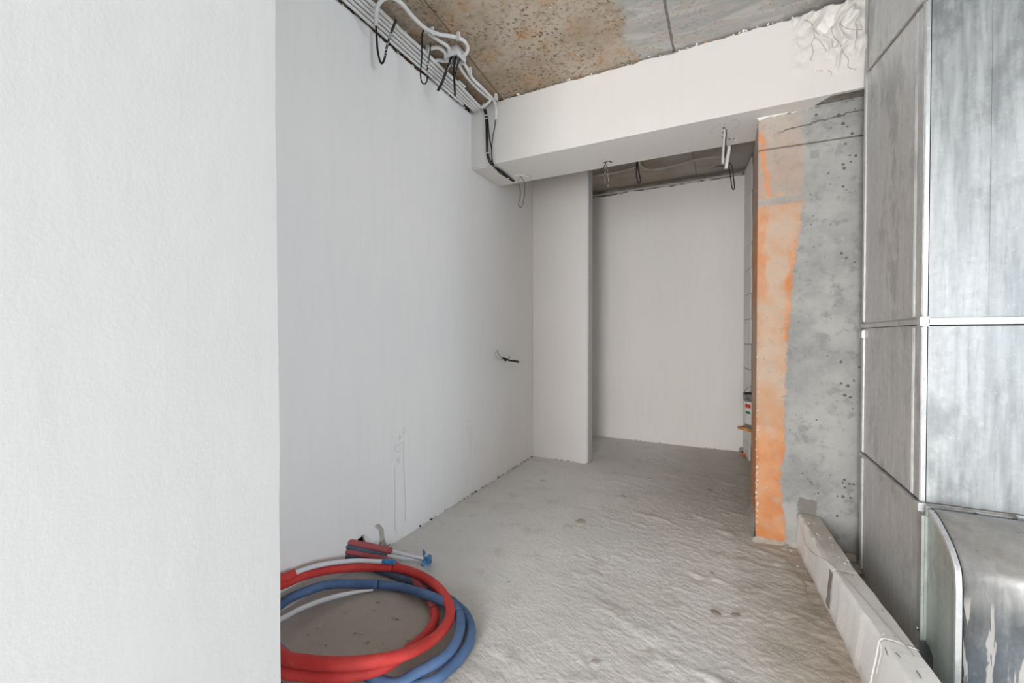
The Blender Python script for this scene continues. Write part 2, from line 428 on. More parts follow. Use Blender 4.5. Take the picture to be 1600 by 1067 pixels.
M['profile'] = plain('corner_profile', (.60, .61, .62), .5, 0, .04)

# ------------------------------------------------------------------ mesh helpers
def obj(name, me_or_bm, mat, parent=None, smooth=False):
    if isinstance(me_or_bm, bmesh.types.BMesh):
        me = bpy.data.meshes.new(name); me_or_bm.normal_update(); me_or_bm.to_mesh(me); me_or_bm.free()
    else: me = me_or_bm
    if mat is not None:
        me.materials.clear(); me.materials.append(mat)
    if smooth: me.polygons.foreach_set('use_smooth', [True]*len(me.polygons))
    o = bpy.data.objects.new(name, me); C.objects.link(o)
    if parent:
        o.parent = parent
        o.matrix_parent_inverse = Matrix.Translation(-parent.location)
    return o
def struct(name, me, mat, smooth=False, label=None):
    o = obj(name, me, mat, None, smooth); o['kind'] = 'structure'
    if label: o['label'] = label
    return o
def tag(o, label, cat, group=None):
    o['label'] = label; o['category'] = cat
    if group: o['group'] = group
    return o
def thing(name, loc, label, cat, group=None):
    o = bpy.data.objects.new(name, None); C.objects.link(o); o.location = loc; o.empty_display_size = .05
    return tag(o, label, cat, group)
def box(bm, x0, x1, y0, y1, z0, z1, bev=0):
    vs = [bm.verts.new((x, y, z)) for x in (x0, x1) for y in (y0, y1) for z in (z0, z1)]
    fs = [(0, 1, 3, 2), (4, 6, 7, 5), (0, 4, 5, 1), (2, 3, 7, 6), (0, 2, 6, 4), (1, 5, 7, 3)]
    F = [bm.faces.new([vs[i] for i in f]) for f in fs]
    if bev:
        es = list({e for f in F for e in f.edges})
        bmesh.ops.bevel(bm, geom=es, offset=bev, segments=2, affect='EDGES')
    return vs
def boxm(*a, **k):
    bm = bmesh.new(); box(bm, *a, **k); return bm
def grid_mesh(name, U, V, pos, flip=False):
    """U, V 1-d arrays; pos(u, v) -> x, y, z arrays"""
    uu, vv = np.meshgrid(U, V, indexing='ij')
    X, Y, Z = pos(uu, vv)
    co = np.stack([X, Y, Z], -1).reshape(-1, 3).astype(np.float32)
    nu, nv = len(U), len(V)
    i = np.arange(nu-1)[:, None]*nv + np.arange(nv-1)[None, :]
    q = np.stack([i, i+nv, i+nv+1, i+1], -1).reshape(-1, 4)
    if flip: q = q[:, ::-1]
    me = bpy.data.meshes.new(name)
    me.vertices.add(len(co)); me.vertices.foreach_set('co', co.ravel())
    me.loops.add(q.size); me.loops.foreach_set('vertex_index', np.ascontiguousarray(q.ravel()).astype(np.int32))
    me.polygons.add(len(q)); me.polygons.foreach_set('loop_start', np.arange(0, q.size, 4, dtype=np.int32))
    me.polygons.foreach_set('loop_total', np.full(len(q), 4, dtype=np.int32))
    me.update(calc_edges=True)
    me.polygons.foreach_set('use_smooth', np.ones(len(q), dtype=bool))
    return me
def catmull(pts, n=8):
    pts = [Vector(p) for p in pts]
    if len(pts) < 3: return pts
    out = []
    ext = [pts[0]*2-pts[1]] + pts + [pts[-1]*2-pts[-2]]
    for i in range(1, len(ext)-2):
        a, b, c, d = ext[i-1:i+3]
        for k in range(n):
            t = k/n
            out.append(.5*((2*b)+(c-a)*t+(2*a-5*b+4*c-d)*t*t+(3*b-a-3*c+d)*t**3))
    out.append(pts[-1])
    return out
def tube(bm, pts, r, seg=10, n=8, cap=True, raw=False):
    P_ = [Vector(p) for p in pts] if raw else catmull(pts, n)
    rs = r if callable(r) else (lambda t: r)
    up = None; rings = []
    for i, p in enumerate(P_):
        d = (P_[min(i+1, len(P_)-1)]-P_[max(i-1, 0)])
        if d.length < 1e-9: d = Vector((0, 0, 1))
        d.normalize()
        if up is None:
            up = d.orthogonal().normalized()
        up = (up - d*up.dot(d))
        if up.length < 1e-6: up = d.orthogonal()
        up.normalize(); s = d.cross(up)
        R = rs(i/(len(P_)-1))
        rings.append([bm.verts.new(p + up*(R*math.cos(2*PI*k/seg)) + s*(R*math.sin(2*PI*k/seg))) for k in range(seg)])
    for a, b in zip(rings, rings[1:]):
        for k in range(seg):
            f = bm.faces.new((a[k], a[(k+1) % seg], b[(k+1) % seg], b[k])); f.smooth = True
    if cap:
        bm.faces.new(rings[0][::-1]); bm.faces.new(rings[-1])
    return bm
def tubem(*a, **k):
    return tube(bmesh.new(), *a, **k)
def rock(r, seed, flat=.6, sub=2):
    bm = bmesh.new(); bmesh.ops.create_icosphere(bm, subdivisions=sub, radius=r)
    rnd = random.Random(seed)
    off = [Vector((rnd.uniform(-1, 1), rnd.uniform(-1, 1), rnd.uniform(-1, 1))).normalized() for _ in range(7)]
    for v in bm.verts:
        d = v.co.normalized()
        k = 1
        for o in off:
            k = min(k, .72/max(.3, d.dot(o))) if d.dot(o) > .6 else k
        v.co = d*r*k; v.co.z *= flat
    return bm
def poly_prism(bm, pts, off):
    """flat polygon extruded by vector off"""
    a = [bm.verts.new(p) for p in pts]; b = [bm.verts.new(Vector(p)+Vector(off)) for p in pts]
    bm.faces.new(a[::-1]); bm.faces.new(b)
    n = len(a)
    for i in range(n): bm.faces.new((a[i], a[(i+1) % n], b[(i+1) % n], b[i]))
    bmesh.ops.recalc_face_normals(bm, faces=bm.faces)
    return bm

# ------------------------------------------------------------------ the setting
# floor: one screed with real relief, finer near the camera
def floor_h(X, Y):
    ca, sa = math.cos(.42), math.sin(.42)
    a = X*ca - Y*sa; b = X*sa + Y*ca
    rough = np.clip((X+1.25)/1.0, 0.22, 1)*np.clip(1.25-(Y-2.0)*.25, .45, 1.1)
    h = .010*fbm(X*1.6, Y*1.6, 3, 3)
    h = h + rough*(.0022*fbm(a*14, b*42, 4, 5, .75) + .0030*fbm(X*46, Y*46, 3, 9, .8))
    lump = np.clip(fbm(a*5, b*12, 2, 21)-.36, 0, 1)
    h = h + lump*.016*rough
    kerb = np.exp(-((X-(.40-(Y-2.2)*.075))/.16)**2)*np.clip((Y-.6), 0, 1)*(Y < 2.85)
    h = h + kerb*(.012*fbm(X*10, Y*10, 3, 31)+.006)
    return h
def floor_pos(U, V): return U, V, floor_h(U, V)-.004
me = grid_mesh('floor', np.concatenate([np.linspace(-4, -1.9, 12), np.linspace(-1.87, .75, 400), np.linspace(.8, 7.6, 20)]),
               np.concatenate([np.linspace(-6.1, .5, 24), np.linspace(.52, 3.1, 400), np.linspace(3.11, 5.3, 170)]), floor_pos)
struct('floor', me, M['screed'])

# ceiling: underside of the slab
me = grid_mesh('ceiling', np.linspace(-4, 7.6, 240), np.linspace(-6.1, 5.3, 240),
               lambda u, v: (u, v, ZC + .004*fbm(u*3, v*3, 3, 2)), flip=True)
struct('ceiling', me, M['slab'])
# board lines left by the formwork
cr = bmesh.new()
pts = [P(640, -30, 'z', ZC-.002), P(667, 5, 'z', ZC-.003), P(705, 52, 'z', ZC-.003), P(745, 105, 'z', ZC-.003), P(785, 155, 'z', ZC-.003)]
tube(cr, pts, .003, 5)
struct('trim_1', cr, M['cavity'], label='thin dark formwork line along the brown concrete ceiling')

# left wall: plaster skin in front of rough masonry, with a ragged top and the pipe hole
def top_left(y):
    return 2.862 + .018*(y-2.3) + .018*n1(y*7, 4) + .014*n1(y*28, 5)
Ys = np.unique(np.concatenate([np.arange(.70, 1.5, .05), np.arange(1.5, 1.9, .0075), np.arange(1.9, 3.95, .03), np.arange(3.95, 5.05, .1), [5.02]]))
bm = bmesh.new()
Zs = [-.03] + list(np.arange(0.0, .18, .0075)) + list(np.arange(.2, 2.8, .1)) + [2.80]
def hole_top(y):
    # broken outline, highest right of the middle
    pts_ = [(1.552, .105), (1.60, .118), (1.655, .142), (1.69, .115), (1.73, .06), (1.75, .03)]
    if y < pts_[0][0] or y > pts_[-1][0]: return -1
    for (a, b), (c_, d_) in zip(pts_, pts_[1:]):
        if a <= y <= c_: return b+(d_-b)*(y-a)/(c_-a)
    return -1
def wav(y, z): return .0035*n1(y*1.3+z*.9, 8, 2)
vt = {}
def V_(i, j):
    if (i, j) not in vt:
        y = float(Ys[i]); z = Zs[j] if j < len(Zs) else min(top_left(y), ZC-.006)
        vt[(i, j)] = bm.verts.new((XL + wav(y, z), y, z))
    return vt[(i, j)]
for i in range(len(Ys)-1):
    for j in range(len(Zs)):
        ym = (Ys[i]+Ys[i+1])/2
        zm = (Zs[j]+Zs[j+1])/2 if j+1 < len(Zs) else 2.85
        if zm < hole_top(ym): continue
        bm.faces.new((V_(i, j), V_(i+1, j), V_(i+1, j+1), V_(i, j+1)))
ret = bmesh.ops.extrude_face_region(bm, geom=list(bm.faces))
for v in ret['geom']:
    if isinstance(v, bmesh.types.BMVert): v.co.x -= .018
bmesh.ops.recalc_face_normals(bm, faces=bm.faces)
wl = struct('wall_left', bm, M['plaster'], label='long pale plastered wall with conduits along its top edge')
bm = boxm(XL-.22, XL-.03, .75, 1.50, -.03, ZC-.002); box(bm, XL-.22, XL-.03, 1.78, 5.02, -.03, ZC-.002)
box(bm, XL-.22, XL-.03, 1.50, 1.78, .20, ZC-.002); box(bm, XL-.22, XL-.17, 1.50, 1.78, -.03, .2)
obj('masonry', bm, M['cavity'], wl)
# bricks and plaster crumbs showing above the torn plaster edge
for k in range(15):
    y = 1.35 + k*.098 + random.uniform(-.01, .01)
    L = random.uniform(.045, .08)
    b_ = boxm(XL-.035, XL-.022+random.uniform(0, .004), y, y+L, 2.845+.012*(y-2), 2.90, bev=.004)
    obj('brick', b_, M['brick'] if k in (4, 7, 10) else M['mortar'], wl)
for k in range(26):
    y = random.uniform(1.3, 2.72)
    b_ = rock(random.uniform(.006, .016), k, .8, 1)
    o = obj('plaster_crumb', b_, M['brick'] if k % 7 == 0 else M['white_chip'] if k % 2 else M['mortar'], wl)
    o.location = Vector((XL-.004, y, top_left(y)+.004)); o.rotation_euler = (random.random(), random.random(), random.random())
    o.matrix_parent_inverse = Matrix.Identity(4)
# crumbled foot of the wall
for k in range(46):
    y = random.uniform(1.82, 3.88)
    b_ = rock(random.uniform(.004, .011), 100+k, .6, 1)
    o = obj('mortar_crumb', b_, M['mortar'] if k % 3 else M['dark_gap'], wl); o.location = (XL+.005, y, .004)
# damaged plaster beside the hole
q0 = P(592, 818, 'x', XL+.004)
bm = bmesh.new()
prof = [(585, 822), (592, 818), (599, 826), (600, 838), (603, 850), (600, 857), (592, 856), (594, 840), (592, 828)]
poly_prism(bm, [P(a, b, 'x', XL+.001) for a, b in prof], (.0025, 0, 0))
obj('mortar_smear', bm, M['dust_stone'], wl)
bm = bmesh.new()
prof = [(593, 848), (599, 843), (603, 851), (601, 858), (593, 857)]
poly_prism(bm, [P(a, b, 'x', XL+.003) for a, b in prof], (.008, 0, 0))
obj('mortar_smear', bm, M['rough_concrete'], wl)
# pencil marks on the wall
def marks(segs, parent, ax, v, mat, r=.0006, off=.002, name='pencil_mark'):
    for s in segs:
        obj(name, tubem([P(a, b, ax, v) for a, b in s], r, 4, 4), mat, parent)
sc = lambda L: [(590+a/4.85, 640+b/4.85) for a, b in L]
marks([sc(L) for L in [
    [(128, 275), (165, 265), (208, 238)], [(128, 285), (138, 310), (160, 318), (185, 300)], [(145, 365), (160, 402), (170, 350)],
    [(165, 180), (168, 225)], [(190, 150), (205, 135), (212, 160), (195, 190), (190, 160)], [(120, 215), (112, 205)],
    [(168, 235), (180, 200), (200, 215)], [(128, 430), (130, 640), (132, 880), (148, 935)], [(198, 250), (200, 480), (212, 700), (210, 850)],
    [(665, 95), (690, 78), (706, 70)], [(682, 115), (684, 180), (688, 225)], [(702, 120), (704, 250), (698, 380)], [(676, 500), (670, 580)]]],
    wl, 'x', XL+.003, M['pencil'])

# foreground wall: the side of a projecting block, its corner at the left of the picture
def fgpos(u, v):
    edge = np.clip((u-.60)/.02, 0, 1)
    return -.893+.0015*fbm(u*3, v*2, 3, 15)-.011*v/2.9, u+edge*.003*fbm(v*6, v*0+2, 3, 14), v
me = grid_mesh('wall_foreground', np.concatenate([np.linspace(-6.1, -.5, 30), np.linspace(-.45, .60, 60), [.608, .614, .62]]), np.linspace(-.03, ZC-.003, 160), fgpos)
bm = bmesh.new(); bm.from_mesh(me)
for f in bm.faces: f.smooth = True
ret = bmesh.ops.extrude_face_region(bm, geom=list(bm.faces))
for v in ret['geom']:
    if isinstance(v, bmesh.types.BMVert): v.co.x = -4.0
bmesh.ops.recalc_face_normals(bm, faces=bm.faces)
for f in bm.faces:
    if abs(f.normal.x) < .7: f.smooth = False
    for e in f.edges:
        if not f.smooth: e.smooth = False
struct('wall_foreground', bm, M['plaster_front'], label='smooth bright white wall filling the left of the picture')

# room around and behind the camera (windows give the daylight)
bm = bmesh.new()
for (x0, x1) in ((-.9, -.75), (1.35, 3.05), (4.35, 7.6)): box(bm, x0, x1, -6.15, -6.0, -.03, ZC)
for (x0, x1) in ((-.75, 1.35), (3.05, 4.35)):
    box(bm, x0, x1, -6.15, -6.0, -.03, .38); box(bm, x0, x1, -6.15, -6.0, 2.78, ZC)
struct('wall_rear', bm, M['plaster'])
bm = bmesh.new()
box(bm, 7.5, 7.65, -6.15, -3.25, -.03, ZC); box(bm, 7.5, 7.65, .85, 3.1, -.03, ZC)
box(bm, 7.5, 7.65, -3.25, .85, -.03, .38); box(bm, 7.5, 7.65, -3.25, .85, 2.52, ZC)
struct('wall_right', bm, M['plaster'])
for n_, (x0, x1) in enumerate(((-.75, 1.35), (3.05, 4.35))):
    bm = bmesh.new()
    for a in (x0, (x0+x1)/2-.03, x1-.06): box(bm, a, a+.06, -6.14, -6.08, .38, 2.78)
    box(bm, x0, x1, -6.14, -6.08, .38, .44); box(bm, x0, x1, -6.14, -6.08, 2.72, 2.78)
    struct('window_%d' % (n_+1), bm, M['frame_white'])
bm = bmesh.new()
for a in (-3.25, -1.23, .79): box(bm, 7.56, 7.62, a, a+.06, .38, 2.52)
box(bm, 7.56, 7.62, -3.25, .85, .38, .44); box(bm, 7.56, 7.62, -3.25, .85, 2.46, 2.52)
struct('window_3', bm, M['frame_white'])

# end wall of the recess
def ya_top(x): return 2.853 + .010*n1(x*6, 41) + .010*n1(x*22, 42)
def strip_wall(name, xs, ytop, y, thick, mat, z0=-.03, flip=1, label=None, parent=None):
    bm = bmesh.new()
    prev = None
    zz = [z0, .6, 1.2, 1.8, 2.4]
    cols = []
    for x_ in xs:
        cols.append([bm.verts.new((x_, y + .003*n1(x_*2+z*1.4, 50), z)) for z in zz+[ytop(x_)]])
    for a, b in zip(cols, cols[1:]):
        for i in range(len(a)-1): bm.faces.new((a[i], b[i], b[i+1], a[i+1]))
    ret = bmesh.ops.extrude_face_region(bm, geom=list(bm.faces))
    for v in ret['geom']:
        if isinstance(v, bmesh.types.BMVert): v.co.y += thick
    bmesh.ops.recalc_face_normals(bm, faces=bm.faces)
    return struct(name, bm, mat, label=label)
we = strip_wall('wall_back', list(np.arange(-1.9, .165, .02))+[.166], ya_top, YA, .02, M['plaster'], label='white plastered end wall of the recess')
obj('masonry', boxm(-1.9, .30, YA+.025, YA+.2, -.03, ZC-.002), M['rough_concrete'], we)
for k in range(20):
    x_ = random.uniform(-1.35, .13)
    bm = bmesh.new(); L = random.uniform(.02, .07); h = random.uniform(.008, .022)
    z = ya_top(x_)-.004
    poly_prism(bm, [(x_, YA-.004, z), (x_+L, YA-.004, z+.002), (x_+L*.8, YA-.006, z+h*.8), (x_+L*.45, YA-.006, z+h), (x_+L*.1, YA-.006, z+h*.6)], (0, -.006, 0))
    obj('plaster_flake', bm, M['white_chip'] if k % 3 else M['mortar'], we)
for k in range(34):
    x_ = random.uniform(-1.4, .15)
    o = obj('mortar_crumb', rock(random.uniform(.005, .012), 300+k, .6, 1), M['white_chip'] if k % 3 else M['mortar'], we)
    o.location = (x_, YA-.006, .004)

# block wall at the right end of the recess: angled, seen as a narrow strip
wr = struct('wall_recess', boxm(.0, .4, 0, .08, -.03, ZC-.01), M['mortar'], label='narrow strip of grey block wall beside the end wall')
wr.location = (.168, 5.02, 0); wr.rotation_euler = (0, 0, math.radians(-83.5))
# courses of blocks on its face, joints left open
z = 0.0; r_ = 0
while z < 2.9:
    h = .148 if r_ == 0 else .243
    h = min(h, 2.90-z)
    cuts = [0.0, .22, .40] if r_ % 2 else [0.0, .38, .40]
    for a, b in zip(cuts, cuts[1:]):
        if b-a < .03: continue
        bm = boxm(a+.003, b-.003, -.012, .0, z+.003, z+h-.003, bev=.003)
        o = obj('block', bm, M['plaster'], wr); o.matrix_parent_inverse = Matrix.Identity(4)
    z += h; r_ += 1
struct('wall_niche', boxm(.52, .62, 3.30, 4.70, -.03, ZC-.01), M['plaster'])
struct('wall_niche_end', boxm(.215, .62, 4.62, 4.74, -.03, ZC-.01), M['plaster'])

# partition stub
def yp_top(x): return ZC-.008
wp = struct('wall_partition', boxm(XL-.0, XP-.012, YP, YP+.13, -.03, ZC-.006, bev=.002), M['plaster_beam'], label='narrow white plastered wall stub beside the recess')
obj('corner_profile', boxm(XP-.011, XP, YP-.001, YP+.131, .012, ZC-.006, bev=.003), M['profile'], wp)
for k in range(22):
    x_ = random.uniform(XL+.02, XP)
    o = obj('mortar_crumb', rock(random.uniform(.005, .011), 400+k, .6, 1), M['white_chip'] if k % 3 else M['dark_gap'], wp)
    o.location = (x_, YP-.005, .004)

# pier: concrete wall with orange primer on its left end
struct('wall_pier', boxm(XC, 7.5, YC, YC+.54, -.03, ZS+.012, bev=.006), M['pier'], label='bare grey concrete pier with orange paint down its left edge')
struct('wall_above_pier', boxm(XC+.01, 7.5, YB1, YC+.54, ZS+.02, ZC-.003), M['rough_concrete'])

# beam: concrete core, plaster front, plaster soffit
struct('ceiling_beam', boxm(XL-.02, 7.5, YB0+.022, YB1-.014, ZS+.014, ZC-.002), M['rough_concrete'], label='concrete core of the plastered beam')
beam = bpy.data.objects['ceiling_beam']
def bt(x):   # ragged top of plaster
    return np.clip(2.914 - .008*(x+1.4)/2 + .008*fbm(x*9, x*0+1, 3, 61) + .006*fbm(x*40, x*0+2, 2, 62), 0, 2.918)
Ux = np.concatenate([np.arange(XL-.012, .27, .012), np.arange(.27, .75, .004), np.arange(.76, 7.5, .15)])
Vz = np.linspace(0, 1, 130)
def beam_pos(u, v):
    top = bt(u)
    lump = np.clip((u-.30+.03*fbm(v*6, u*2, 3, 70))/.03, 0, 1)*np.clip((v-.25-.12*fbm(u*7, u*0, 2, 74))/.18, 0, 1)
    lump = lump*np.where(u < .8, 1, 0)
    rid = 1-np.abs(fbm(u*11+.6*fbm(u*5, v*4, 2, 77), v*2.6, 3, 71))
    rid2 = fbm(u*9, v*4, 3, 73)
    z = ZS + (top-ZS)*v
    y = YB0 - .001*fbm(u*4, z*4, 2, 69) - lump*(.008 + .030*np.clip((rid-.66)*3.2, 0, 1)**1.5 + .016*rid2 + .006*fbm(u*30, v*14, 3, 79))
    y = y + .012*np.clip((v-.985)/.015, 0, 1)
    return u, y, z
me = grid_mesh('plaster_face', Ux, Vz, beam_pos)
bm = bmesh.new(); bm.from_mesh(me)
bnd = [e for e in bm.edges if e.is_boundary]
for e in bnd: e.smooth = False
old = set(bm.faces)
ret = bmesh.ops.extrude_edge_only(bm, edges=bnd)
for f in bm.faces:
    if f not in old: f.smooth = False
for v in ret['geom']:
    if isinstance(v, bmesh.types.BMVert): v.co.y = YB0+.022
bmesh.ops.recalc_face_normals(bm, faces=bm.faces)
obj('plaster_face', bm, M['plaster_beam'], beam)
# soffit plaster, broken off near the pier
def sof_end(y):
    return .44 + .03*n1(y*14, 80) + .10*(YB0+.06-y)/.12
bm = bmesh.new()
prevs = None
ys = list(np.linspace(YB0+.001, YB1, 24))
rows = []
for y in ys:
    xe = sof_end(y) if y < YC else .45
    rows.append([bm.verts.new((XL+.001+(xe-XL)*t_, y, ZS-.0006)) for t_ in np.linspace(0, 1, 16)])
for a, b in zip(rows, rows[1:]):
    for i in range(15): bm.faces.new((a[i], b[i], b[i+1], a[i+1]))
ret = bmesh.ops.extrude_face_region(bm, geom=list(bm.faces))
for v in ret['geom']:
    if isinstance(v, bmesh.types.BMVert): v.co.z += .014
bmesh.ops.recalc_face_normals(bm, faces=bm.faces)
obj('plaster_soffit', bm, M['soffit'], beam)
obj('plaster_rear', boxm(XL, .155, YB1-.0139, YB1+.0, ZS+.0141, ZC-.004), M['soffit'], beam)
# chipped plaster around the cables on the soffit
bm = bmesh.new()
poly_prism(bm, [P(a, b, 'z', ZS-.001) for a, b in [(740, 263), (771, 259), (786, 270), (800, 279), (806, 283), (786, 287.5)]], (0, 0, -.005))
obj('plaster_patch', bm, M['plaster_lump'], beam)
bm = bmesh.new()
poly_prism(bm, [P(a, b, 'z', ZS-.001) for a, b in [(797, 276), (812, 272), (826, 276), (828, 281), (806, 284)]], (0, 0, -.004))
obj('plaster_patch', bm, M['plaster_lump'], beam)
for (a, b, r) in [(948, 252, .022), (944, 254, .014), (1131, 200, .016), (1130, 207, .016), (1130, 214, .015), (1140, 217, .02), (1147, 217, .010), (812, 274, .012)]:
    q = P(a, b, 'z', ZS-.001)
    o = obj('chipped_hole', rock(r*.6, int(a), .25, 2), M['cavity'] if r < .018 else M['mortar'], beam); o.location = q
    o.matrix_parent_inverse = Matrix.Identity(4)
for (a, b, r) in [(1137, 212, .014), (1150, 219, .016), (1140, 204, .008), (935, 253, .008), (955, 250, .008)]:
    q = P(a, b, 'z', ZS-.001)
    o = obj('plaster_chip', rock(r, int(a)+9, .3, 2), M['white_chip'], beam); o.location = q
c3 = lambda L: [(880+a/5, 180+b/5) for a, b in L]
marks([c3(L) for L in [[(1170, 110), (1200, 80), (1240, 65)], [(1250, 90), (1265, 60), (1272, 85)], [(1290, 125), (1350, 95), (1378, 65), (1360, 40), (1320, 38)], [(1140, 125), (1170, 138)], [(290, 355), (310, 345), (340, 345)], [(540, 775), (575, 780)]]], beam, 'z', ZS-.001, M['pencil'])
marks([[(822, 273), (829, 275), (828, 279)]], beam, 'z', ZS-.001, M['pencil'])
# ragged crumbs along the joint of beam and ceiling
for k in range(90):
    x_ = random.uniform(-1.45, .35)
    o = obj('plaster_crumb', rock(random.uniform(.003, .010), 500+k, .7, 1), M['brick'] if k % 15 == 0 else M['white_chip'] if k % 2 else M['mortar'], beam)
    o.location = (x_, YB0-.001+random.uniform(-.004, .004), float(bt(np.array([x_]))[0])+random.uniform(-.004, .003))
    o.rotation_euler = (random.random()*3, random.random()*3, 0)
# broken plaster lumps beyond the end of the clean face
lumps = [(1278, 62, .022), (1285, 45, .024), (1297, 32, .026), (1308, 34, .020), (1322, 38, .020), (1333, 46, .022), (1342, 60, .018), (1272, 82, .016)]
for k, (a, b, r) in enumerate(lumps):
    q = P(a, b, 'y', YB0+.004)
    o = obj('plaster_lump', rock(r*1.3, 640+k, 1.3, 3), M['plaster_lump'], beam, smooth=True); o.location = q
    o.scale = (1, .5, 1)
# cracks between the layers of thrown-on plaster
from mathutils.bvhtree import BVHTree
face = bpy.data.objects['plaster_face'].data
bvh = BVHTree.FromPolygons([v.co.copy() for v in face.vertices], [tuple(p.vertices) for p in face.polygons])
def on_face(px, py):
    d = ray(px, py).normalized(); h = bvh.ray_cast(Vector((0, 0, CAMH)), d)
    return h[0] if h[0] else P(px, py, 'y', YB0-.01)
c4 = lambda L: [(1100+a/4.103, b/4.103) for a, b in L]
for L in ([(640, 125), (690, 150), (705, 205), (708, 240), (690, 280), (700, 330), (682, 392)], [(705, 240), (740, 260), (790, 330)],
          [(820, 150), (825, 220), (870, 280), (893, 335), (925, 378), (925, 430), (975, 445)], [(975, 185), (978, 240), (963, 315)],
          [(870, 115), (880, 160), (930, 185), (1010, 190)], [(795, 450), (815, 465), (812, 487)], [(720, 455), (760, 452)]):
    pts = [on_face(q_.x, q_.y) for q_ in catmull([Vector((a, b, 0)) for a, b in c4(L)], 4)]
    obj('plaster_crack', tubem(pts, .0014, 5, raw=True), M['mortar'], beam)
# mortar pad around top of the pier
for k in range(34):
    x_ = XC + random.random()*.44
    o = obj('plaster_crumb', rock(random.uniform(.002, .009), 700+k, .6, 1), M['white_chip'] if k % 3 and x_ < XC+.24 else M['mortar'], beam)
    o.location = (x_, YC-.002, ZS-.002+random.uniform(-.005, .002))
    o.scale = (random.uniform(.8, 2.6), 1, 1)
bm = bmesh.new()
poly_prism(bm, [P(a, b, 'y', YC-.001) for a, b in [(1181, 184), (1200, 178), (1222, 176), (1248, 170), (1262, 165), (1262, 169), (1240, 174), (1222, 180), (1200, 184), (1186, 190)]], (0, -.008, 0))
obj('plaster_chip', bm, M['white_chip'], beam)
bm = bmesh.new()
poly_prism(bm, [P(a, b, 'x', XC-.001) for a, b in [(1183, 186), (1178, 200), (1176.6, 214), (1180, 212), (1183, 200)]], (-.004, 0, 0))
obj('plaster_chip', bm, M['white_chip'], beam)

# mortar skirt at the foot of the pier
pr = bpy.data.objects['wall_pier']
bm = bmesh.new()
ring = []
for k, x_ in enumerate(np.linspace(XC-.02, .365, 26)):
    ring.append([bm.verts.new((x_, YC-.018-.016*abs(n1(x_*30, 90)), -.004)), bm.verts.new((x_, YC-.010, .006+.008*abs(n1(x_*25, 91)))), bm.verts.new((x_, YC+.001, .022+.016*n1(x_*22, 92)))])
for a, b in zip(ring, ring[1:]):
    for i in (0, 1): bm.faces.new((a[i], b[i], b[i+1], a[i+1]))
obj('mortar_skirt', bm, M['dust_stone'], pr, True)
bm = bmesh.new()
ring = []
for k, y_ in enumerate(np.linspace(YC-.02, YC+.5, 30)):
    ring.append([bm.verts.new((XC-.016-.02*abs(n1(y_*30, 95)), y_, -.004)), bm.verts.new((XC-.008, y_, .02+.012*n1(y_*25, 96))), bm.verts.new((XC+.001, y_, .10+.05*n1(y_*12, 97)))])
for a, b in zip(ring, ring[1:]):
    for i in (0, 1): bm.faces.new((a[i+1], b[i+1], b[i], a[i]))
obj('mortar_skirt', bm, M['dust_stone'], pr, True)
# white plaster spatter on the pier corner
for k in range(60):
    z = random.choice([random.uniform(.1, .5), random.uniform(.05, 1.2)])
    o = obj('plaster_spatter', rock(random.uniform(.0012, .0042), 800+k, 2.2, 1), M['white_chip'], pr)
    o.location = (XC+random.uniform(-.002, .012), YC-.001, z); 

# ------------------------------------------------------------------ low block kerb
L_bot = [(2.90, .357), (2.24, .400), (1.857, .427), (1.5, .452), (.4, .52)]
L_top = [(2.90, .367), (2.33, .407), (2.046, .431), (1.833, .460), (1.607, .478), (.4, .56)]
R_top = [(2.90, .468), (2.30, .499), (1.83, .553), (1.65, .563), (.4, .64)]
def ev(L, y):
    for (a, b), (c_, d_) in zip(L, L[1:]):
        if c_ <= y <= a: return b+(d_-b)*(y-a)/(c_-a)
    return L[0][1] if y > L[0][0] else L[-1][1]
kb = thing('block_kerb', (.42, 1.9, 0), 'low dirty white kerb of plastered blocks running from the concrete pier to the front', 'kerb')
cuts = [2.865, 2.245, 1.80, 1.57, .98, .42]
tops = [.201, .200, .200, .2015, .2]
for i, (a, b) in enumerate(zip(cuts, cuts[1:])):
    bm = bmesh.new()
    ys = np.linspace(a-.004, b+.006, max(4, int((a-b)/.03)))
    rows = []
    for y in ys:
        e = .0035*n1(y*22, 100+i)
        zt = tops[i] + .003*n1(y*9, 120)
        xb, xt, xr = ev(L_bot, y)+e, ev(L_top, y)+e*.6, ev(R_top, y)+.004*n1(y*18, 130)
        prof = [(xb, -.02), (xb*.75+xt*.25, .05), (xb*.4+xt*.6, .12), (xt-.004, zt-.012), (xt+.006+abs(e), zt), ((xt+xr)/2, zt+.001), (xr-.006, zt), (xr, zt-.008), (xr+.002, -.02)]
        rows.append([bm.verts.new((px_, y, pz_)) for px_, pz_ in prof])
    n = len(rows[0])
    for r0, r1 in zip(rows, rows[1:]):
        for k in range(n): bm.faces.new((r0[k], r0[(k+1) % n], r1[(k+1) % n], r1[k]))
    bm.faces.new(rows[0]); bm.faces.new(rows[-1][::-1])
    bmesh.ops.recalc_face_normals(bm, faces=bm.faces)
    obj('block', bm, M['block'], kb)
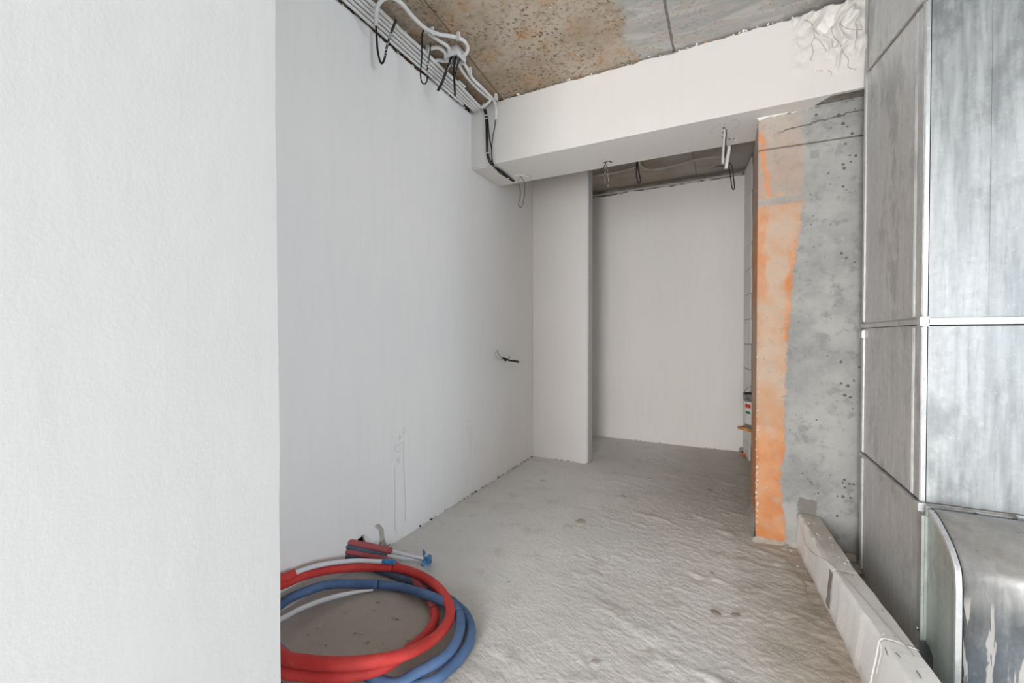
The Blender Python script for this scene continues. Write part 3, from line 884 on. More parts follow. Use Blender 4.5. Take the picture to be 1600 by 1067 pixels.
# mortar in the joints: wide grey gaps on the face of two joints
def kface(y, z, out=.001):
    t_ = z/.2
    return Vector((ev(L_bot, y)*(1-t_)+ev(L_top, y)*t_-out, y, z))
for y0, zlo, zhi, wd in ((2.25, .03, .185, .045), (1.585, .02, .18, .055)):
    bm = bmesh.new(); L1 = []; L2 = []
    for k in range(9):
        z = zlo+(zhi-zlo)*k/8
        L1.append(kface(y0+wd*(.5+.25*n1(k*.9, 140)), z, .0015)); L2.append(kface(y0-wd*(.5+.25*n1(k*.8, 141)), z, .0015))
    poly_prism(bm, L1+L2[::-1], (-.003, 0, 0))
    obj('mortar_joint', bm, M['rough_concrete'], kb)
for y0, dz in ((1.80, 0),):
    bm = bmesh.new()
    pts = [kface(y0-.02, z, .001) for z in (.09, .13, .17)]+[Vector((ev(L_top, y0)+.004, y0, .2015)), Vector((ev(R_top, y0-.02)-.004, y0-.02, .2025))]
    tube(bm, pts, .0011, 5)
    obj('mortar_joint', bm, M['white_chip'], kb)
for a, b, c_, d_ in [(1318, 895, 1326, 897), (1400, 1020, 1407, 1028), (1383, 1012, 1387, 1024), (1432, 1048, 1440, 1060)]:
    obj('scrape', tubem([P(a, b, 'z', .204), P((a+c_)/2, (b+d_)/2-.5, 'z', .2045), P(c_, d_, 'z', .2035)], .0018, 5, 4), M['rough_concrete'], kb)
for a, b in [(1352, 1035), (1348, 1046)]:
    q = P(a, b, 'x', .445); 
random.seed(12)
for k in range(26):
    y = random.uniform(1.65, 2.84) if k < 8 else random.uniform(2.3, 2.84)
    x_ = random.uniform(ev(L_top, y)+.012, ev(R_top, y)-.01)
    o = obj('plaster_crumb', rock(random.uniform(.002, .006), 900+k, .6, 1), M['white_chip'] if k % 2 else M['mortar'], kb); o.location = (x_, y, .2045)
    o.matrix_parent_inverse = Matrix.Translation(-kb.location)
# rubble by the kerb foot and behind it
def debris(name, px, py, zz, r, mat, label, cat, group=None, flat=.6, seed=1, at=None):
    o = obj(name, rock(r, seed, flat, 2), M[mat]); q = at or P(px, py, 'z', zz); o.location = (q[0], q[1], q[2]+r*flat*.6)
    return tag(o, label, cat, group)
bm = boxm(-.022, .022, -.016, .016, 0, .036, bev=.003)
o = obj('block_offcut', bm, M['dust_stone']); o.location = (.597, 2.835, .0); o.rotation_euler = (0, 0, .2)
tag(o, 'small square masonry offcut on the floor behind the kerb below the dark pier corner', 'offcut')
debris('rubble_piece', 0, 0, 0, .034, 'mortar', 'rounded brown rubble piece behind the kerb against the duct foot', 'rubble', seed=5, at=(.588, 2.70, .0))
# thin wires
q = [P(1243, 803, 'z', .19)]
def wire(name, pts, r, mat, label, cat='wire', n=8):
    o = obj(name, tubem(pts, r, 6, n), M[mat]); return tag(o, label, cat)
wire('thin_wire', [Vector((.3615, 2.862, .19)), kface(2.80, .150, .002), kface(2.70, .115, .002), kface(2.56, .125, .002), kface(2.42, .165, .002), kface(2.34, .194, .003),
     Vector((.425, 2.25, .2045)), Vector((.455, 2.12, .2045)), Vector((.478, 2.0, .2045)), Vector((.50, 1.88, .2045)), Vector((.517, 1.80, .2050)), Vector((.527, 1.73, .2070))], .0013, 'conduit_dim',
     'thin grey wire draped over the low kerb from the pier')
wire('floor_wire', [P(1222, 806, 'z', .012)+Vector((0, -.01, 0)), P(1226, 870, 'z', .012), P(1245, 895, 'z', .014), P(1258, 915, 'z', .012), P(1262, 935, 'z', .012), P(1275, 955, 'z', .012), P(1290, 968, 'z', .014), P(1297, 975, 'z', .012)][1:], .0016, 'mortar',
     'thin dusty wire lying on the floor along the foot of the kerb')

# ------------------------------------------------------------------ ventilation duct
X1 = 1.30
duct = thing('ventilation_duct', (XD+.3, YD+.3, 0), 'large galvanised sheet metal ventilation duct rising at the right', 'duct')
def sheet_box(x0, x1, y0, y1, z0, z1, mf=None, name='duct_section', mat='galv'):
    o = obj(name, boxm(x0, x1, y0, y1, z0, z1, bev=.003), M[mat], duct)
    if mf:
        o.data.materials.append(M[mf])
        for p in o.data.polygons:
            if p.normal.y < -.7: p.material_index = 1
    return o
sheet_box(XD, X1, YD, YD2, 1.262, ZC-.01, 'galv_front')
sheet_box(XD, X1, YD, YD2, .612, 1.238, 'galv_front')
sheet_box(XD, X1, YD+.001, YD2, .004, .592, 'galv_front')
# flanges between the sections
def flange(z0, z1, y0=YD, out=.016):
    fl = obj('flange', boxm(XD-.006, X1+.01, YD-out, YD+.01, z0, z1, bev=.004), M['galv_bright'], duct)
    obj('flange_side', boxm(XD-.010, XD+.01, YD+.01, YD2+.012, z0+.001, z1-.001, bev=.003), M['galv'], duct)
    bm = boxm(XD-.014, XD+.012, YD-out-.003, YD+.014, z0-.006, z1+.006, bev=.003)
    cb = obj('corner_bracket', bm, M['galv_bright'], duct)
    return fl
flange(1.240, 1.262); flange(.588, .606)
obj('seam_gap', boxm(XD-.004, X1, YD-.004, YD+.01, 1.2345, 1.2405), M['dark_gap'], duct)
obj('seam_gap', boxm(XD-.003, X1, YD-.005, YD+.01, .6065, .6105), M['rough_concrete'], duct)
for (z0, z1) in ((1.27, ZC-.012), (.615, 1.232)):
    obj('corner_seam', boxm(XD-.003, XD+.010, YD-.006, YD+.004, z0, z1, bev=.002), M['galv_bright'], duct)
    obj('corner_seam', boxm(XD-.004, XD+.001, YD+.001, YD+.018, z0, z1, bev=.0015), M['galv'], duct)
    obj('seam_gap', boxm(XD+.0105, XD+.0135, YD-.0012, YD+.01, z0, z1), M['dark_gap'], duct)
    obj('corner_seam', boxm(XD-.006, XD+.004, YD2-.028, YD2+.004, z0, z1, bev=.002), M['galv'], duct)
    for yy in (YD+.075, YD+.088):
        obj('fold_line', boxm(XD-.0022, XD+.002, yy, yy+.004, z0, z1, bev=.001), M['galv'], duct)
for xx in (.785, .96):
    obj('fold_line', boxm(xx, xx+.004, YD-.0015, YD+.002, 1.27, ZC-.012, bev=.0007), M['galv_front'], duct)
obj('corner_seam', boxm(XD-.006, XD+.004, YD2-.028, YD2+.004, .02, .585, bev=.002), M['galv'], duct)
# diagonal stiffening fold and inset panel edge on the side face
bm = bmesh.new()
tube(bm, [P(1357, 109, 'x', XD-.002), P(1400, 55, 'x', XD-.003), P(1448, -6, 'x', XD-.002)], .008, 6)
obj('diagonal_fold', bm, M['galv'], duct)
bm = bmesh.new(); tube(bm, [P(1359, 110, 'x', XD-.001), P(1402, 57, 'x', XD-.001), P(1452, -4, 'x', XD-.001)], .004, 6)
obj('seam_gap', bm, M['rough_concrete'], duct)
obj('fold_line', boxm(XD-.003, XD+.001, 2.693, 2.699, 2.515, ZC-.012, bev=.001), M['rough_concrete'], duct)
# small clip where the side flange meets the pier
obj('edge_clip', boxm(XD-.012, XD+.01, YD2-.03, YD2+.02, 1.19, 1.226, bev=.002), M['galv_bright'], duct)
# side rail and the neck plate in front of it
rail = obj('side_rail', boxm(XD-.010, XD+.006, 1.942, 1.998, .15, .582, bev=.003), M['galv_rail'], duct)
obj('rail_fold', boxm(XD-.016, XD-.009, 1.940, 1.948, .15, .582, bev=.001), M['galv_rail'], rail)
obj('bolt', tubem([(XD-.018, 1.975, .172), (XD-.009, 1.975, .172)], .007, 6, raw=True), M['bolt'], rail)
# elbow swelling out at the foot of the duct
curve_px = [(1450, 794), (1462, 812), (1474, 835), (1483, 855), (1489, 872), (1494, 892), (1495.5, 920)]
prof = [P(a, b, 'x', XD) for a, b in curve_px]
prof = [Vector((XD, p.y, p.z)) for p in prof]
sm = catmull(prof, 5)
yf = 1.728
side = [Vector((XD, 1.945, .585))]+sm+[Vector((XD, yf, .3)), Vector((XD, yf, .006)), Vector((XD, 1.885, .006)), Vector((XD, 1.885, .13)), Vector((XD, 1.915, .145)), Vector((XD, 1.945, .145))]
elbow = obj('elbow', poly_prism(bmesh.new(), side, (.012, 0, 0)), M['galv_rail'], duct)
edge = [Vector((XD, 1.945, .585))]+sm+[Vector((XD, yf, z)) for z in (.36, .25, .12, .006)]
bm = bmesh.new()
a = [bm.verts.new(p) for p in edge]; b = [bm.verts.new(p+Vector((X1-XD, 0, 0))) for p in edge]
for i in range(len(a)-1):
    f = bm.faces.new((a[i], a[i+1], b[i+1], b[i])); f.smooth = True
ret = bmesh.ops.extrude_face_region(bm, geom=list(bm.faces))
for v in ret['geom']:
    if isinstance(v, bmesh.types.BMVert): v.co += Vector((0, .004, -.002))
bmesh.ops.recalc_face_normals(bm, faces=bm.faces)
obj('elbow_sheet', bm, M['galv_elbow'], elbow, False)
for p in bpy.data.objects['elbow_sheet'].data.polygons: p.use_smooth = True
# raised lock seam along the curved edge, with the dark line beside it
bm = bmesh.new()
for p_, r0 in ((edge, 0),):
    n = len(p_)
    rows = []
    for i, q_ in enumerate(p_):
        d = (p_[min(i+1, n-1)]-p_[max(i-1, 0)]).normalized(); nn = Vector((0, d.z, -d.y))
        if nn.y > 0: nn = -nn
        rows.append([bm.verts.new(q_+nn*-.008+Vector((-.004, 0, 0))), bm.verts.new(q_+nn*.004+Vector((-.004, 0, 0))), bm.verts.new(q_+nn*.004+Vector((.010, 0, 0))), bm.verts.new(q_+nn*-.001+Vector((.010, 0, 0))), bm.verts.new(q_+nn*-.008+Vector((.002, 0, 0)))])
    for r0, r1 in zip(rows, rows[1:]):
        for k in range(5): bm.faces.new((r0[k], r0[(k+1) % 5], r1[(k+1) % 5], r1[k]))
bmesh.ops.recalc_face_normals(bm, faces=bm.faces)
obj('lock_seam', bm, M['galv_bright'], elbow)
bm = bmesh.new()
tube(bm, [q_+Vector((.012, -.001, .001)) for q_ in edge], .0018, 5, raw=True)
obj('seam_gap', bm, M['dark_gap'], elbow)
for (a, b) in [(1525, 802), (1588, 808)]:
    q_ = P(a, b, 'y', YD-.017)
    obj('bolt', tubem([q_+Vector((0, .004, 0)), q_+Vector((0, -.004, 0))], .0035, 6, raw=True), M['bolt'], duct)
q_ = P(1592, 806, 'y', YD-.012)
obj('corner_bracket', boxm(q_.x-.01, q_.x+.03, YD-.02, YD-.005, .580, .612, bev=.003), M['galv_bright'], duct)
obj('brace_wire', tubem([Vector((q_.x, YD-.02, .60)), Vector((q_.x+.02, YD-.04, .565)), Vector((q_.x+.06, YD-.05, .54))], .0025, 6), M['bolt'], duct)

# ------------------------------------------------------------------ insulated water pipes
def z_(a, b, z): return P(a, b, 'z', z)
RR = .0195
def pipe_thing(name, loc, label, cat='pipe'): return thing(name, loc, label, cat)
# circle of the coil
def arc(cx, cy, rx, ry, a0, a1, n, zf):
    return [Vector((cx+rx*math.cos(math.radians(a0+(a1-a0)*k/n)), cy+ry*math.sin(math.radians(a0+(a1-a0)*k/n)), zf(k/n))) for k in range(n+1)]
red = pipe_thing('red_pipe', (-1.3, 1.2, 0), 'red foam sleeved pipe coiled twice on the floor by the left wall')
# from the hole, under the white end, into the inner turn
def out_of_wall(px, py, tgt, back=.30):
    a = P(px, py, 'x', XL); d = (tgt-a).normalized()
    return [a-d*min(back, .12/max(.05, abs(d.x))), a]
s1 = out_of_wall(545, 862, z_(590, 874, .05)) + [z_(575, 869.5, .056), z_(604, 876, .045), z_(622, 886, .030), z_(640, 902, .024), z_(658, 918, .022), z_(670, 935, .022), z_(678, 952, .022)]
obj('foam_sleeve', tubem(s1, RR*.95), M['foam_red_dull'], red)
s2 = [z_(678.5, 954, .022), z_(679, 968, .022), z_(671, 985, .025), z_(655, 1001, .03), z_(640, 1013, .05), z_(615, 1034, .09), z_(580, 1049, .11), z_(530, 1056, .125), z_(480, 1054, .13), z_(440, 1047, .135),
      Vector((-1.38, .93, .135)), Vector((-1.55, .965, .14)), Vector((-1.67, 1.06, .17)), P(442, 913, 'x', -1.69), P(470, 901, 'x', -1.685), P(505, 892, 'x', -1.675), P(540, 888, 'x', -1.655), P(580, 886, 'z', .055), P(614, 886, 'z', .056)]
obj('foam_sleeve', tubem(s2, RR), M['foam_red'], red)
s3 = [z_(615.5, 886.3, .056), z_(640, 892, .055), z_(668, 905, .056), z_(690, 924, .058), z_(702, 945, .06), z_(703, 962, .062), z_(696, 978, .065), z_(680, 996, .075), z_(655, 1012, .10), z_(620, 1026, .14), z_(575, 1034, .165), z_(530, 1037, .175), z_(480, 1034, .175), z_(440, 1024, .172),
      Vector((-1.46, .93, .175)), Vector((-1.60, 1.0, .19)), Vector((-1.685, 1.10, .21)), P(442, 904, 'x', -1.69), P(460, 896, 'x', -1.685)]
obj('foam_sleeve', tubem(s3, RR*1.04), M['foam_red'], red)
s4 = [P(456, 897.5, 'x', -1.685), P(480, 888, 'x', -1.68), P(515, 880, 'x', -1.665), P(555, 876, 'x', -1.64), P(602, 877.5, 'z', .085)]
core = obj('inner_pipe', tubem(s4, .0105), M['pvc_white'], red)
obj('tape_end', tubem([P(598, 877, 'z', .085), P(608, 877.8, 'z', .085), P(617, 878.5, 'z', .085)], .0125), M['tape_blue'], core)
for s in (z_(678.3, 953, .022), z_(615, 886.1, .056)):
    pass
blue = pipe_thing('blue_pipe', (-1.25, 1.15, 0), 'blue foam sleeved pipe coiled on the floor outside the red pipe')
b1 = out_of_wall(544, 870, z_(575, 882, .032)) + [z_(575, 882, .032), z_(600, 892, .022), z_(640, 907, .020), z_(680, 923, .020), z_(708, 941, .020), z_(727, 959, .020), z_(735.5, 980, .020), z_(733, 1004, .020), z_(718, 1028, .021), z_(700, 1046, .022), z_(668, 1068, .03),
      Vector((-1.0, 1.03, .04)), Vector((-1.12, .93, .05)), Vector((-1.28, .885, .055)), Vector((-1.45, .92, .06)), Vector((-1.60, 1.02, .075)), P(442, 942, 'x', -1.67), P(470, 927, 'x', -1.655), P(510, 914, 'x', -1.62), P(550, 912, 'z', .035), P(591, 913, 'z', .031)]
obj('foam_sleeve', tubem(b1[:7], RR), M['foam_blue_dull'], blue)
obj('foam_sleeve', tubem(b1[6:], RR), M['foam_blue'], blue)
b2 = [z_(593, 913.3, .031), z_(625, 917, .030), z_(660, 927, .046), z_(690, 938, .052), z_(708, 947, .050), z_(717, 958, .050)]
obj('foam_sleeve', tubem(b2, RR), M['foam_blue'], blue)
b3 = [z_(717.6, 959, .050), z_(719.5, 975, .048), z_(715, 996, .047), z_(702, 1018, .047), z_(683, 1034, .05), z_(650, 1052, .055), z_(610, 1069, .06),
      Vector((-1.13, 1.02, .09)), Vector((-1.25, .945, .095)), Vector((-1.42, .965, .095))]
obj('foam_sleeve', tubem(b3, RR), M['foam_blue'], blue)
b4 = [P(400, 990, 'z', .09), P(420, 978, 'z', .08), P(442, 966, 'z', .07), P(470, 951, 'z', .055), P(510, 936, 'z', .04), P(550, 926, 'z', .025), P(583, 921.5, 'z', .016)]
obj('inner_pipe', tubem(b4, lambda t_: .0105 if t_ < .75 else .0105-.006*(t_-.75)/.25), M['pvc_white'], blue)

# two short stubs out of the same hole, tied at their ends
rs = pipe_thing('red_pipe_stub', (-1.70, 1.60, .06), 'short dull red foam sleeved pipe end sticking out of the wall hole, uppermost')
e1 = P(611, 861, 'z', .045)
obj('foam_sleeve', tubem(out_of_wall(550, 848, e1)+[e1], RR*.9), M['foam_red_dull'], rs)
obj('inner_pipe', tubem([e1+Vector((-.02, -.02, .001)), e1, P(640, 868, 'z', .036), P(663, 873, 'z', .034)], .0095), M['pvc_white'], rs)
bs = pipe_thing('blue_pipe_stub', (-1.70, 1.58, .04), 'short dark blue foam sleeved pipe end between the two red pipes at the wall hole')
e2 = P(603, 868, 'z', .030)
obj('foam_sleeve', tubem(out_of_wall(547, 855, e2)+[e2], RR*.86), M['foam_blue_dull'], bs)
obj('inner_pipe', tubem([e2+Vector((-.02, -.02, .001)), e2, P(635, 873, 'z', .022), P(663, 875.5, 'z', .018)], .0095), M['pvc_white'], bs)
kn = pipe_thing('tape_knot', P(667, 874, 'z', .03), 'crumpled blue tape knot binding the two white pipe ends', 'tape')
kq = P(667, 874, 'z', .03)
bm = rock(.021, 33, 1.0, 3)
for v in bm.verts:
    v.co *= 1+.25*n1(v.co.x*90+v.co.z*70, 33, 2); v.co += kq
obj('tape_wrap', bm, M['tape_blue'], kn)
for pts in ([(660, 873), (663, 862), (661, 860), (665, 866)], [(668, 868), (674, 869), (674, 880), (670, 883)], [(662, 877), (657, 883), (661, 886), (667, 880)], [(669, 878), (667, 886), (671, 885), (674, 877)]):
    bm = bmesh.new()
    poly_prism(bm, [P(a, b, 'z', .035) for a, b in pts], (0, .003, .006))
    obj('tape_flap', bm, M['tape_blue'], kn)
bm = bmesh.new()
poly_prism(bm, [P(a, b, 'x', XL+.004) for a, b in [(566, 836), (569, 835), (574, 839), (579, 849), (573, 851), (568, 846)]], (.014, 0, 0))
o = obj('plaster_chip', bm, M['white_chip']); tag(o, 'white broken plaster chip standing in the corner of the pipe hole', 'plaster')

# ------------------------------------------------------------------ conduits along the ceiling
random.seed(3)
CG = 'grey conduits strapped along the top of the left wall'
RC = .0100
bundle_lab = ['straight grey conduit nearest the left wall, lowest of the ceiling bundle',
              'straight grey conduit second from the left wall in the bundle',
              'straight grey conduit in the middle of the ceiling bundle',
              'straight grey conduit second from the slab side of the bundle',
              'straight grey conduit on the slab side of the bundle, ending at the beam']
bx = [-1.700, -1.676, -1.652, -1.628, -1.603]
bz = [2.862, 2.867, 2.870, 2.872, 2.874]
for k in range(5):
    x0, z0 = bx[k], bz[k]
    yend = [2.60, 2.725, 2.735, 2.74, 2.74][k]
    pts = []
    for i, y in enumerate(np.linspace(.78, yend, 12)):
        pts.append(Vector((x0+.004*n1(y*2+k*5, 200+k)+(0 if y < 2.4 else -.18*(y-2.4)*(k/4)**1*.28), y, z0+.003*n1(y*2.3, 210+k)+.0*(y > 2.5))))
    o = obj('electrical_conduit', tubem(pts, RC, 10, 5), M['conduit']); tag(o, bundle_lab[k], 'conduit', CG)
def cable(name, pts, r, mat, label, extra=None, group=None, cat='cable'):
    if extra:
        t0 = thing(name, pts[0], label, cat, group)
        obj('sheath', tubem(pts, r, 8), M[mat], t0)
        for nm, p2, r2, m2 in extra: obj(nm, tubem(p2, r2, 8), M[m2], t0)
        return t0
    o = obj(name, tubem(pts, r, 8), M[mat]); return tag(o, label, cat, group)
# junction box
q = P(709, 90, 'z', 2.87)
q = Vector((-1.472, 2.165, 2.905))
jb = thing('junction_box', (q.x, q.y, 2.915), 'square grey open junction box on the ceiling with black cables hanging out', 'junction box')
s = .047; h0, h1 = 2.858, 2.914
bm = bmesh.new()
for (a, b, c_, d_) in ((-s, s, -s, -s+.004), (-s, s, s-.004, s), (-s, -s+.004, -s+.004, s-.004), (s-.004, s, -s+.004, s-.004)):
    box(bm, q.x+a, q.x+b, q.y+c_, q.y+d_, h0, h1)
box(bm, q.x-s+.004, q.x+s-.004, q.y-s+.004, q.y+s-.004, h1-.004, h1)
obj('box_body', bm, M['conduit'], jb)
for sx, sy in ((-1, -1), (1, 1), (-1, 1), (1, -1)):
    obj('screw_post', tubem([(q.x+sx*(s-.009), q.y+sy*(s-.009), h0+.001), (q.x+sx*(s-.009), q.y+sy*(s-.009), h1-.004)], .004, 6, raw=True), M['conduit_dim'], jb)
BX = q
hi = 2.895
def c_thing(pts, label, r=.0105, mat='conduit'):
    o = obj('electrical_conduit', tubem(pts, r, 10), M[mat]); return tag(o, label, 'conduit')
c_thing([BX+Vector((s-.002, .01, -.025)), P(728, 84, 'z', 2.875), P(731, 74, 'z', hi), P(724, 63, 'z', hi), P(708, 57, 'z', hi), P(690, 54.5, 'z', hi), P(676, 50, 'z', 2.885), P(662, 42, 'z', 2.87), P(645, 26, 'z', 2.86), P(630, 8, 'z', 2.85), P(615, -3, 'z', 2.85), P(602, -3, 'z', 2.845), P(592, 6, 'z', 2.83), P(588, 20, 'z', 2.81), P(587.5, 38, 'z', 2.79)],
        'large looped grey conduit with its open end hanging down over the wall bundle')
c_thing([BX+Vector((-.01, -s+.003, -.022)), P(700, 73, 'z', 2.888), P(686, 63, 'z', hi), P(674, 55, 'z', hi), P(665, 47, 'z', 2.88)],
        'short straight grey conduit running from the junction box back to the cable loop')
c_thing([BX+Vector((-s+.003, -.01, -.02)), P(693, 79, 'z', 2.888), P(684, 74, 'z', hi), P(673, 76, 'z', hi), P(663, 81, 'z', hi), P(652, 78, 'z', hi), P(642, 68, 'z', hi), P(633, 57, 'z', hi), P(618, 46, 'z', hi), P(600, 34, 'z', hi-.005), P(580, 16, 'z', hi-.01), P(560, -4, 'z', hi-.012), P(530, -34, 'z', hi-.012)],
        'wavy grey conduit leaving the bundle to enter the junction box')
c_thing([BX+Vector((-s+.003, .022, -.02)), P(694, 95, 'z', 2.885), P(684, 94, 'z', 2.885), P(675, 97, 'z', 2.88), P(664, 99, 'z', 2.875)],
        'short bent grey conduit tucked from the bundle into the side of the junction box')
c_thing([BX+Vector((-.008, s-.003, -.02)), P(721, 108, 'z', hi), P(731, 122, 'z', hi), P(746, 138, 'z', hi), P(760, 150, 'z', hi), P(766, 156, 'z', 2.885), P(760, 163, 'z', 2.87), P(752, 168, 'z', 2.865)],
        'grey conduit from the junction box turning back to the bundle end at the beam')
c_thing([BX+Vector((.018, s-.003, -.02)), P(730, 107, 'z', hi), P(738, 122, 'z', hi), P(751, 135, 'z', hi), P(765, 149, 'z', hi), P(773, 160, 'y', YB0-.03), P(775.5, 172, 'y', YB0-.025), P(774.5, 187, 'y', YB0-.022)],
        'grey conduit from the junction box bending down over the face of the beam')
c_thing([P(716, 126, 'z', 2.89), P(722, 131, 'z', 2.89), P(727, 136, 'z', 2.885)], 'tiny grey conduit offcut beside the bundle near the junction box', .007)
# saddles
clipz = hi
for k, (a, b, lab) in enumerate([(675, 48, 'beside the end of the short conduit'), (716, 56, 'on the bend nearest the slab joint'), (633, 55, 'on the slab side of the bundle'), (668, 76, 'on the wavy conduit'), (734, 110, 'below the junction box'), (775, 151, 'at the top corner of the beam'), (756, 165, 'at the end of the bundle by the beam')]):
    q_ = P(a, b, 'z', 2.896)
    bm = boxm(q_.x-.010, q_.x+.010, q_.y-.007, q_.y+.007, 2.882, 2.917, bev=.002)
    box(bm, q_.x+.004, q_.x+.012, q_.y-.007, q_.y+.007, 2.868, 2.90, bev=.001)
    box(bm, q_.x-.012, q_.x-.006, q_.y-.007, q_.y+.007, 2.872, 2.90, bev=.001)
    o = obj('conduit_clip', bm, M['conduit']); tag(o, 'small grey plastic conduit clip ' + lab, 'clip', 'plastic conduit clips')
# black cable loops from the conduits
def pz(L, zs): return [P(a, b, 'z', z) for (a, b), z in zip(L, zs)]
L = [(587.5, 34), (588, 50), (590, 78), (594, 96), (598, 98), (602, 88)]
cable('hanging_cable', [P(a, b, 'y', 1.72) for a, b in L], .0056, 'cable', 'black cable loop with a flecked upturned end hanging from the large looped conduit',
      [('stripped_end', [P(a, b, 'y', 1.72) for a, b in [(601, 91), (604, 75), (609, 58), (612, 48)]], .006, 'cable_flecked'), ('cable_end', [P(a, b, 'y', 1.72) for a, b in [(611.5, 50), (615, 41), (619, 31)]], .0068, 'cable')])
cable('hanging_cable', [P(a, b, 'y', 1.92) for a, b in [(668, 52), (665, 46), (660, 52), (659, 70), (659, 90), (657, 115), (659, 128), (664, 131), (667, 126), (668, 118)]], .0040, 'cable', 'long black cable loop hanging from the short conduit left of the junction box',
      [('stripped_end', [P(a, b, 'y', 1.92) for a, b in [(668, 119), (668, 105), (670, 92)]], .0045, 'cable_flecked'), ('cable_end', [P(a, b, 'y', 1.92) for a, b in [(670, 93), (672, 78), (672.5, 66)]], .0034, 'cable')])
for k, (L, lab, fleck) in enumerate([
    ([(707, 88), (703, 97), (697, 112), (691, 128), (684, 142)], 'thick black cable end slanting down left out of the junction box', 1),
    ([(712, 88), (710, 100), (709, 112), (710, 128), (711, 150)], 'black cable end hanging straight down out of the junction box', 1),
    ([(719, 91), (716, 98), (713, 108), (711, 117)], 'short black cable end on the right of the junction box', 0),
    ([(706, 90), (703, 94), (702, 100), (700, 108)], 'short flecked cable end on the left of the junction box', 2)]):
    pts = [P(a, b, 'y', BX.y+.004+.006*k) for a, b in L]
    if fleck == 1:
        cable('hanging_cable', pts, .0078 if k == 0 else .0064, 'cable', lab, [('stripped_end', [p+Vector((.009, 0, .0)) for p in pts[0:3]], .004, 'cable_flecked')])
    else: cable('hanging_cable', pts, .0045, 'cable' if fleck == 0 else 'cable_flecked', lab)
# cables down the beam
yb = YB0-.010
runs = [
    ([(756, 170), (758.5, 185), (759.5, 205), (760, 225), (761, 243), (766, 256), (770, 260)], [(771, 261), (782, 268), (792, 276), (799, 281), (803, 283)], 'leftmost black cable stapled down the beam face and under the beam'),
    ([(758, 170), (760.5, 186), (761.5, 205), (762, 225), (763, 243), (768, 254), (771, 259)], [(772, 260), (784, 267), (794, 275), (800, 280), (804, 282.5)], 'second black cable of the tight bunch stapled down the beam face'),
    ([(759, 171), (762, 186), (763.5, 205), (766, 222), (768, 232), (768.5, 245), (770, 257)], [(771, 258.5), (781, 270), (790, 276), (797, 281), (802, 283.5)], 'black cable that leaves the bunch and crosses the thin cable on the beam')]
for k, (A, B, lab) in enumerate(runs):
    pts = [P(a, b, 'y', yb) for a, b in A[:-1]] + [Vector((P(*A[-1], 'y', yb).x, YB0-.006, ZS-.006))] + [P(a, b, 'z', ZS-.010) for a, b in B]
    pts[0] = pts[0]+Vector((0, -.0, 0))
    cable('beam_cable', pts, .0044, 'cable', lab)
pts = [P(a, b, 'y', yb-.006) for a, b in [(774.6, 185), (773, 198), (770, 214), (768.5, 230), (768.6, 246)]] + [Vector((P(769, 258, 'y', yb).x, YB0-.012, ZS-.006))] + [P(a, b, 'z', ZS-.014) for a, b in [(776, 263), (788, 271), (800, 280)]]
cable('beam_cable', pts, .0034, 'cable', 'thin black cable out of the bent conduit on the beam face')
for k, (a, b) in enumerate([(759, 180), (759, 185), (761.5, 239), (770, 261), (794, 279)]):
    q_ = P(a, b, 'y', yb-.010) if k < 3 else P(a, b, 'z', ZS-.018)
    bm = boxm(q_.x-.012, q_.x+.012, q_.y-.003, q_.y+.003, q_.z-.003, q_.z+.003, bev=.001)
    if k < 3: box(bm, q_.x-.012, q_.x-.009, q_.y, YB0+.004, q_.z-.003, q_.z+.003); box(bm, q_.x+.009, q_.x+.012, q_.y, YB0+.004, q_.z-.003, q_.z+.003)
    else: box(bm, q_.x-.012, q_.x-.009, q_.y-.003, q_.y+.003, q_.z, ZS+.002); box(bm, q_.x+.009, q_.x+.012, q_.y-.003, q_.y+.003, q_.z, ZS+.002)
    o = obj('cable_staple', bm, M['pvc_white']); tag(o, 'tiny white staple holding the black cables %s' % ['near the top of the beam face, upper one', 'near the top of the beam face, lower one', 'low on the beam face', 'under the front edge of the beam', 'under the rear edge of the beam'][k], 'staple', 'white cable staples on the beam')
# thin loop hanging under the beam
yy = 3.05
cable('cable_loop', [P(a, b, 'y', yy) for a, b in [(811, 277), (810.5, 284), (813, 298), (812.5, 310), (810, 318), (813, 324), (817, 318), (819.5, 304), (820, 290), (817, 280), (813, 276)]], .0022, 'cable', 'thin black cable loop hanging under the left end of the beam')

# ------------------------------------------------------------------ recess ceiling services
c3l = lambda L, z: [P(880+a/5, 180+b/5, 'z', z) for a, b in L]
c_thing(c3l([(200, 478), (235, 474), (320, 462), (420, 445), (500, 425), (560, 403), (590, 375), (600, 345)], 2.895), 'dusty grey conduit on the recess ceiling at its left end', .011, 'conduit_dim')
c_thing(c3l([(585, 340), (592, 365), (610, 395), (640, 417), (690, 424), (760, 417), (830, 402), (930, 378), (1010, 355), (1100, 335), (1180, 326), (1240, 320), (1300, 312)], 2.895), 'long dusty grey conduit curving across the recess ceiling', .011, 'conduit_dim')
o = obj('wall_top_conduit', tubem([Vector((-1.5, 5.0, 2.868)), Vector((-1.0, 5.003, 2.872)), Vector((-.5, 5.0, 2.868)), Vector((0.0, 5.0, 2.872)), Vector((.13, 5.0, 2.87))], .012, 10), M['conduit_dim'])
tag(o, 'straight dusty conduit along the top of the recess end wall', 'conduit')
def yv(L, y): return [P(880+a/5, 180+b/5, 'y', y) for a, b in L]
cable('hanging_cable', yv([(340, 352), (338, 380), (330, 420), (326, 470), (328, 530), (342, 556), (354, 540), (352, 480), (342, 420), (340, 365)], 3.08), .0022, 'cable_flecked', 'flecked cable loop hanging below the left hole in the beam soffit',
      [('cable_tail', yv([(335, 355), (355, 358), (380, 368)], 3.08), .0035, 'cable'), ('cable_tail', yv([(338, 358), (318, 405), (296, 420), (294, 440), (318, 450)], 3.08), .0035, 'cable')])
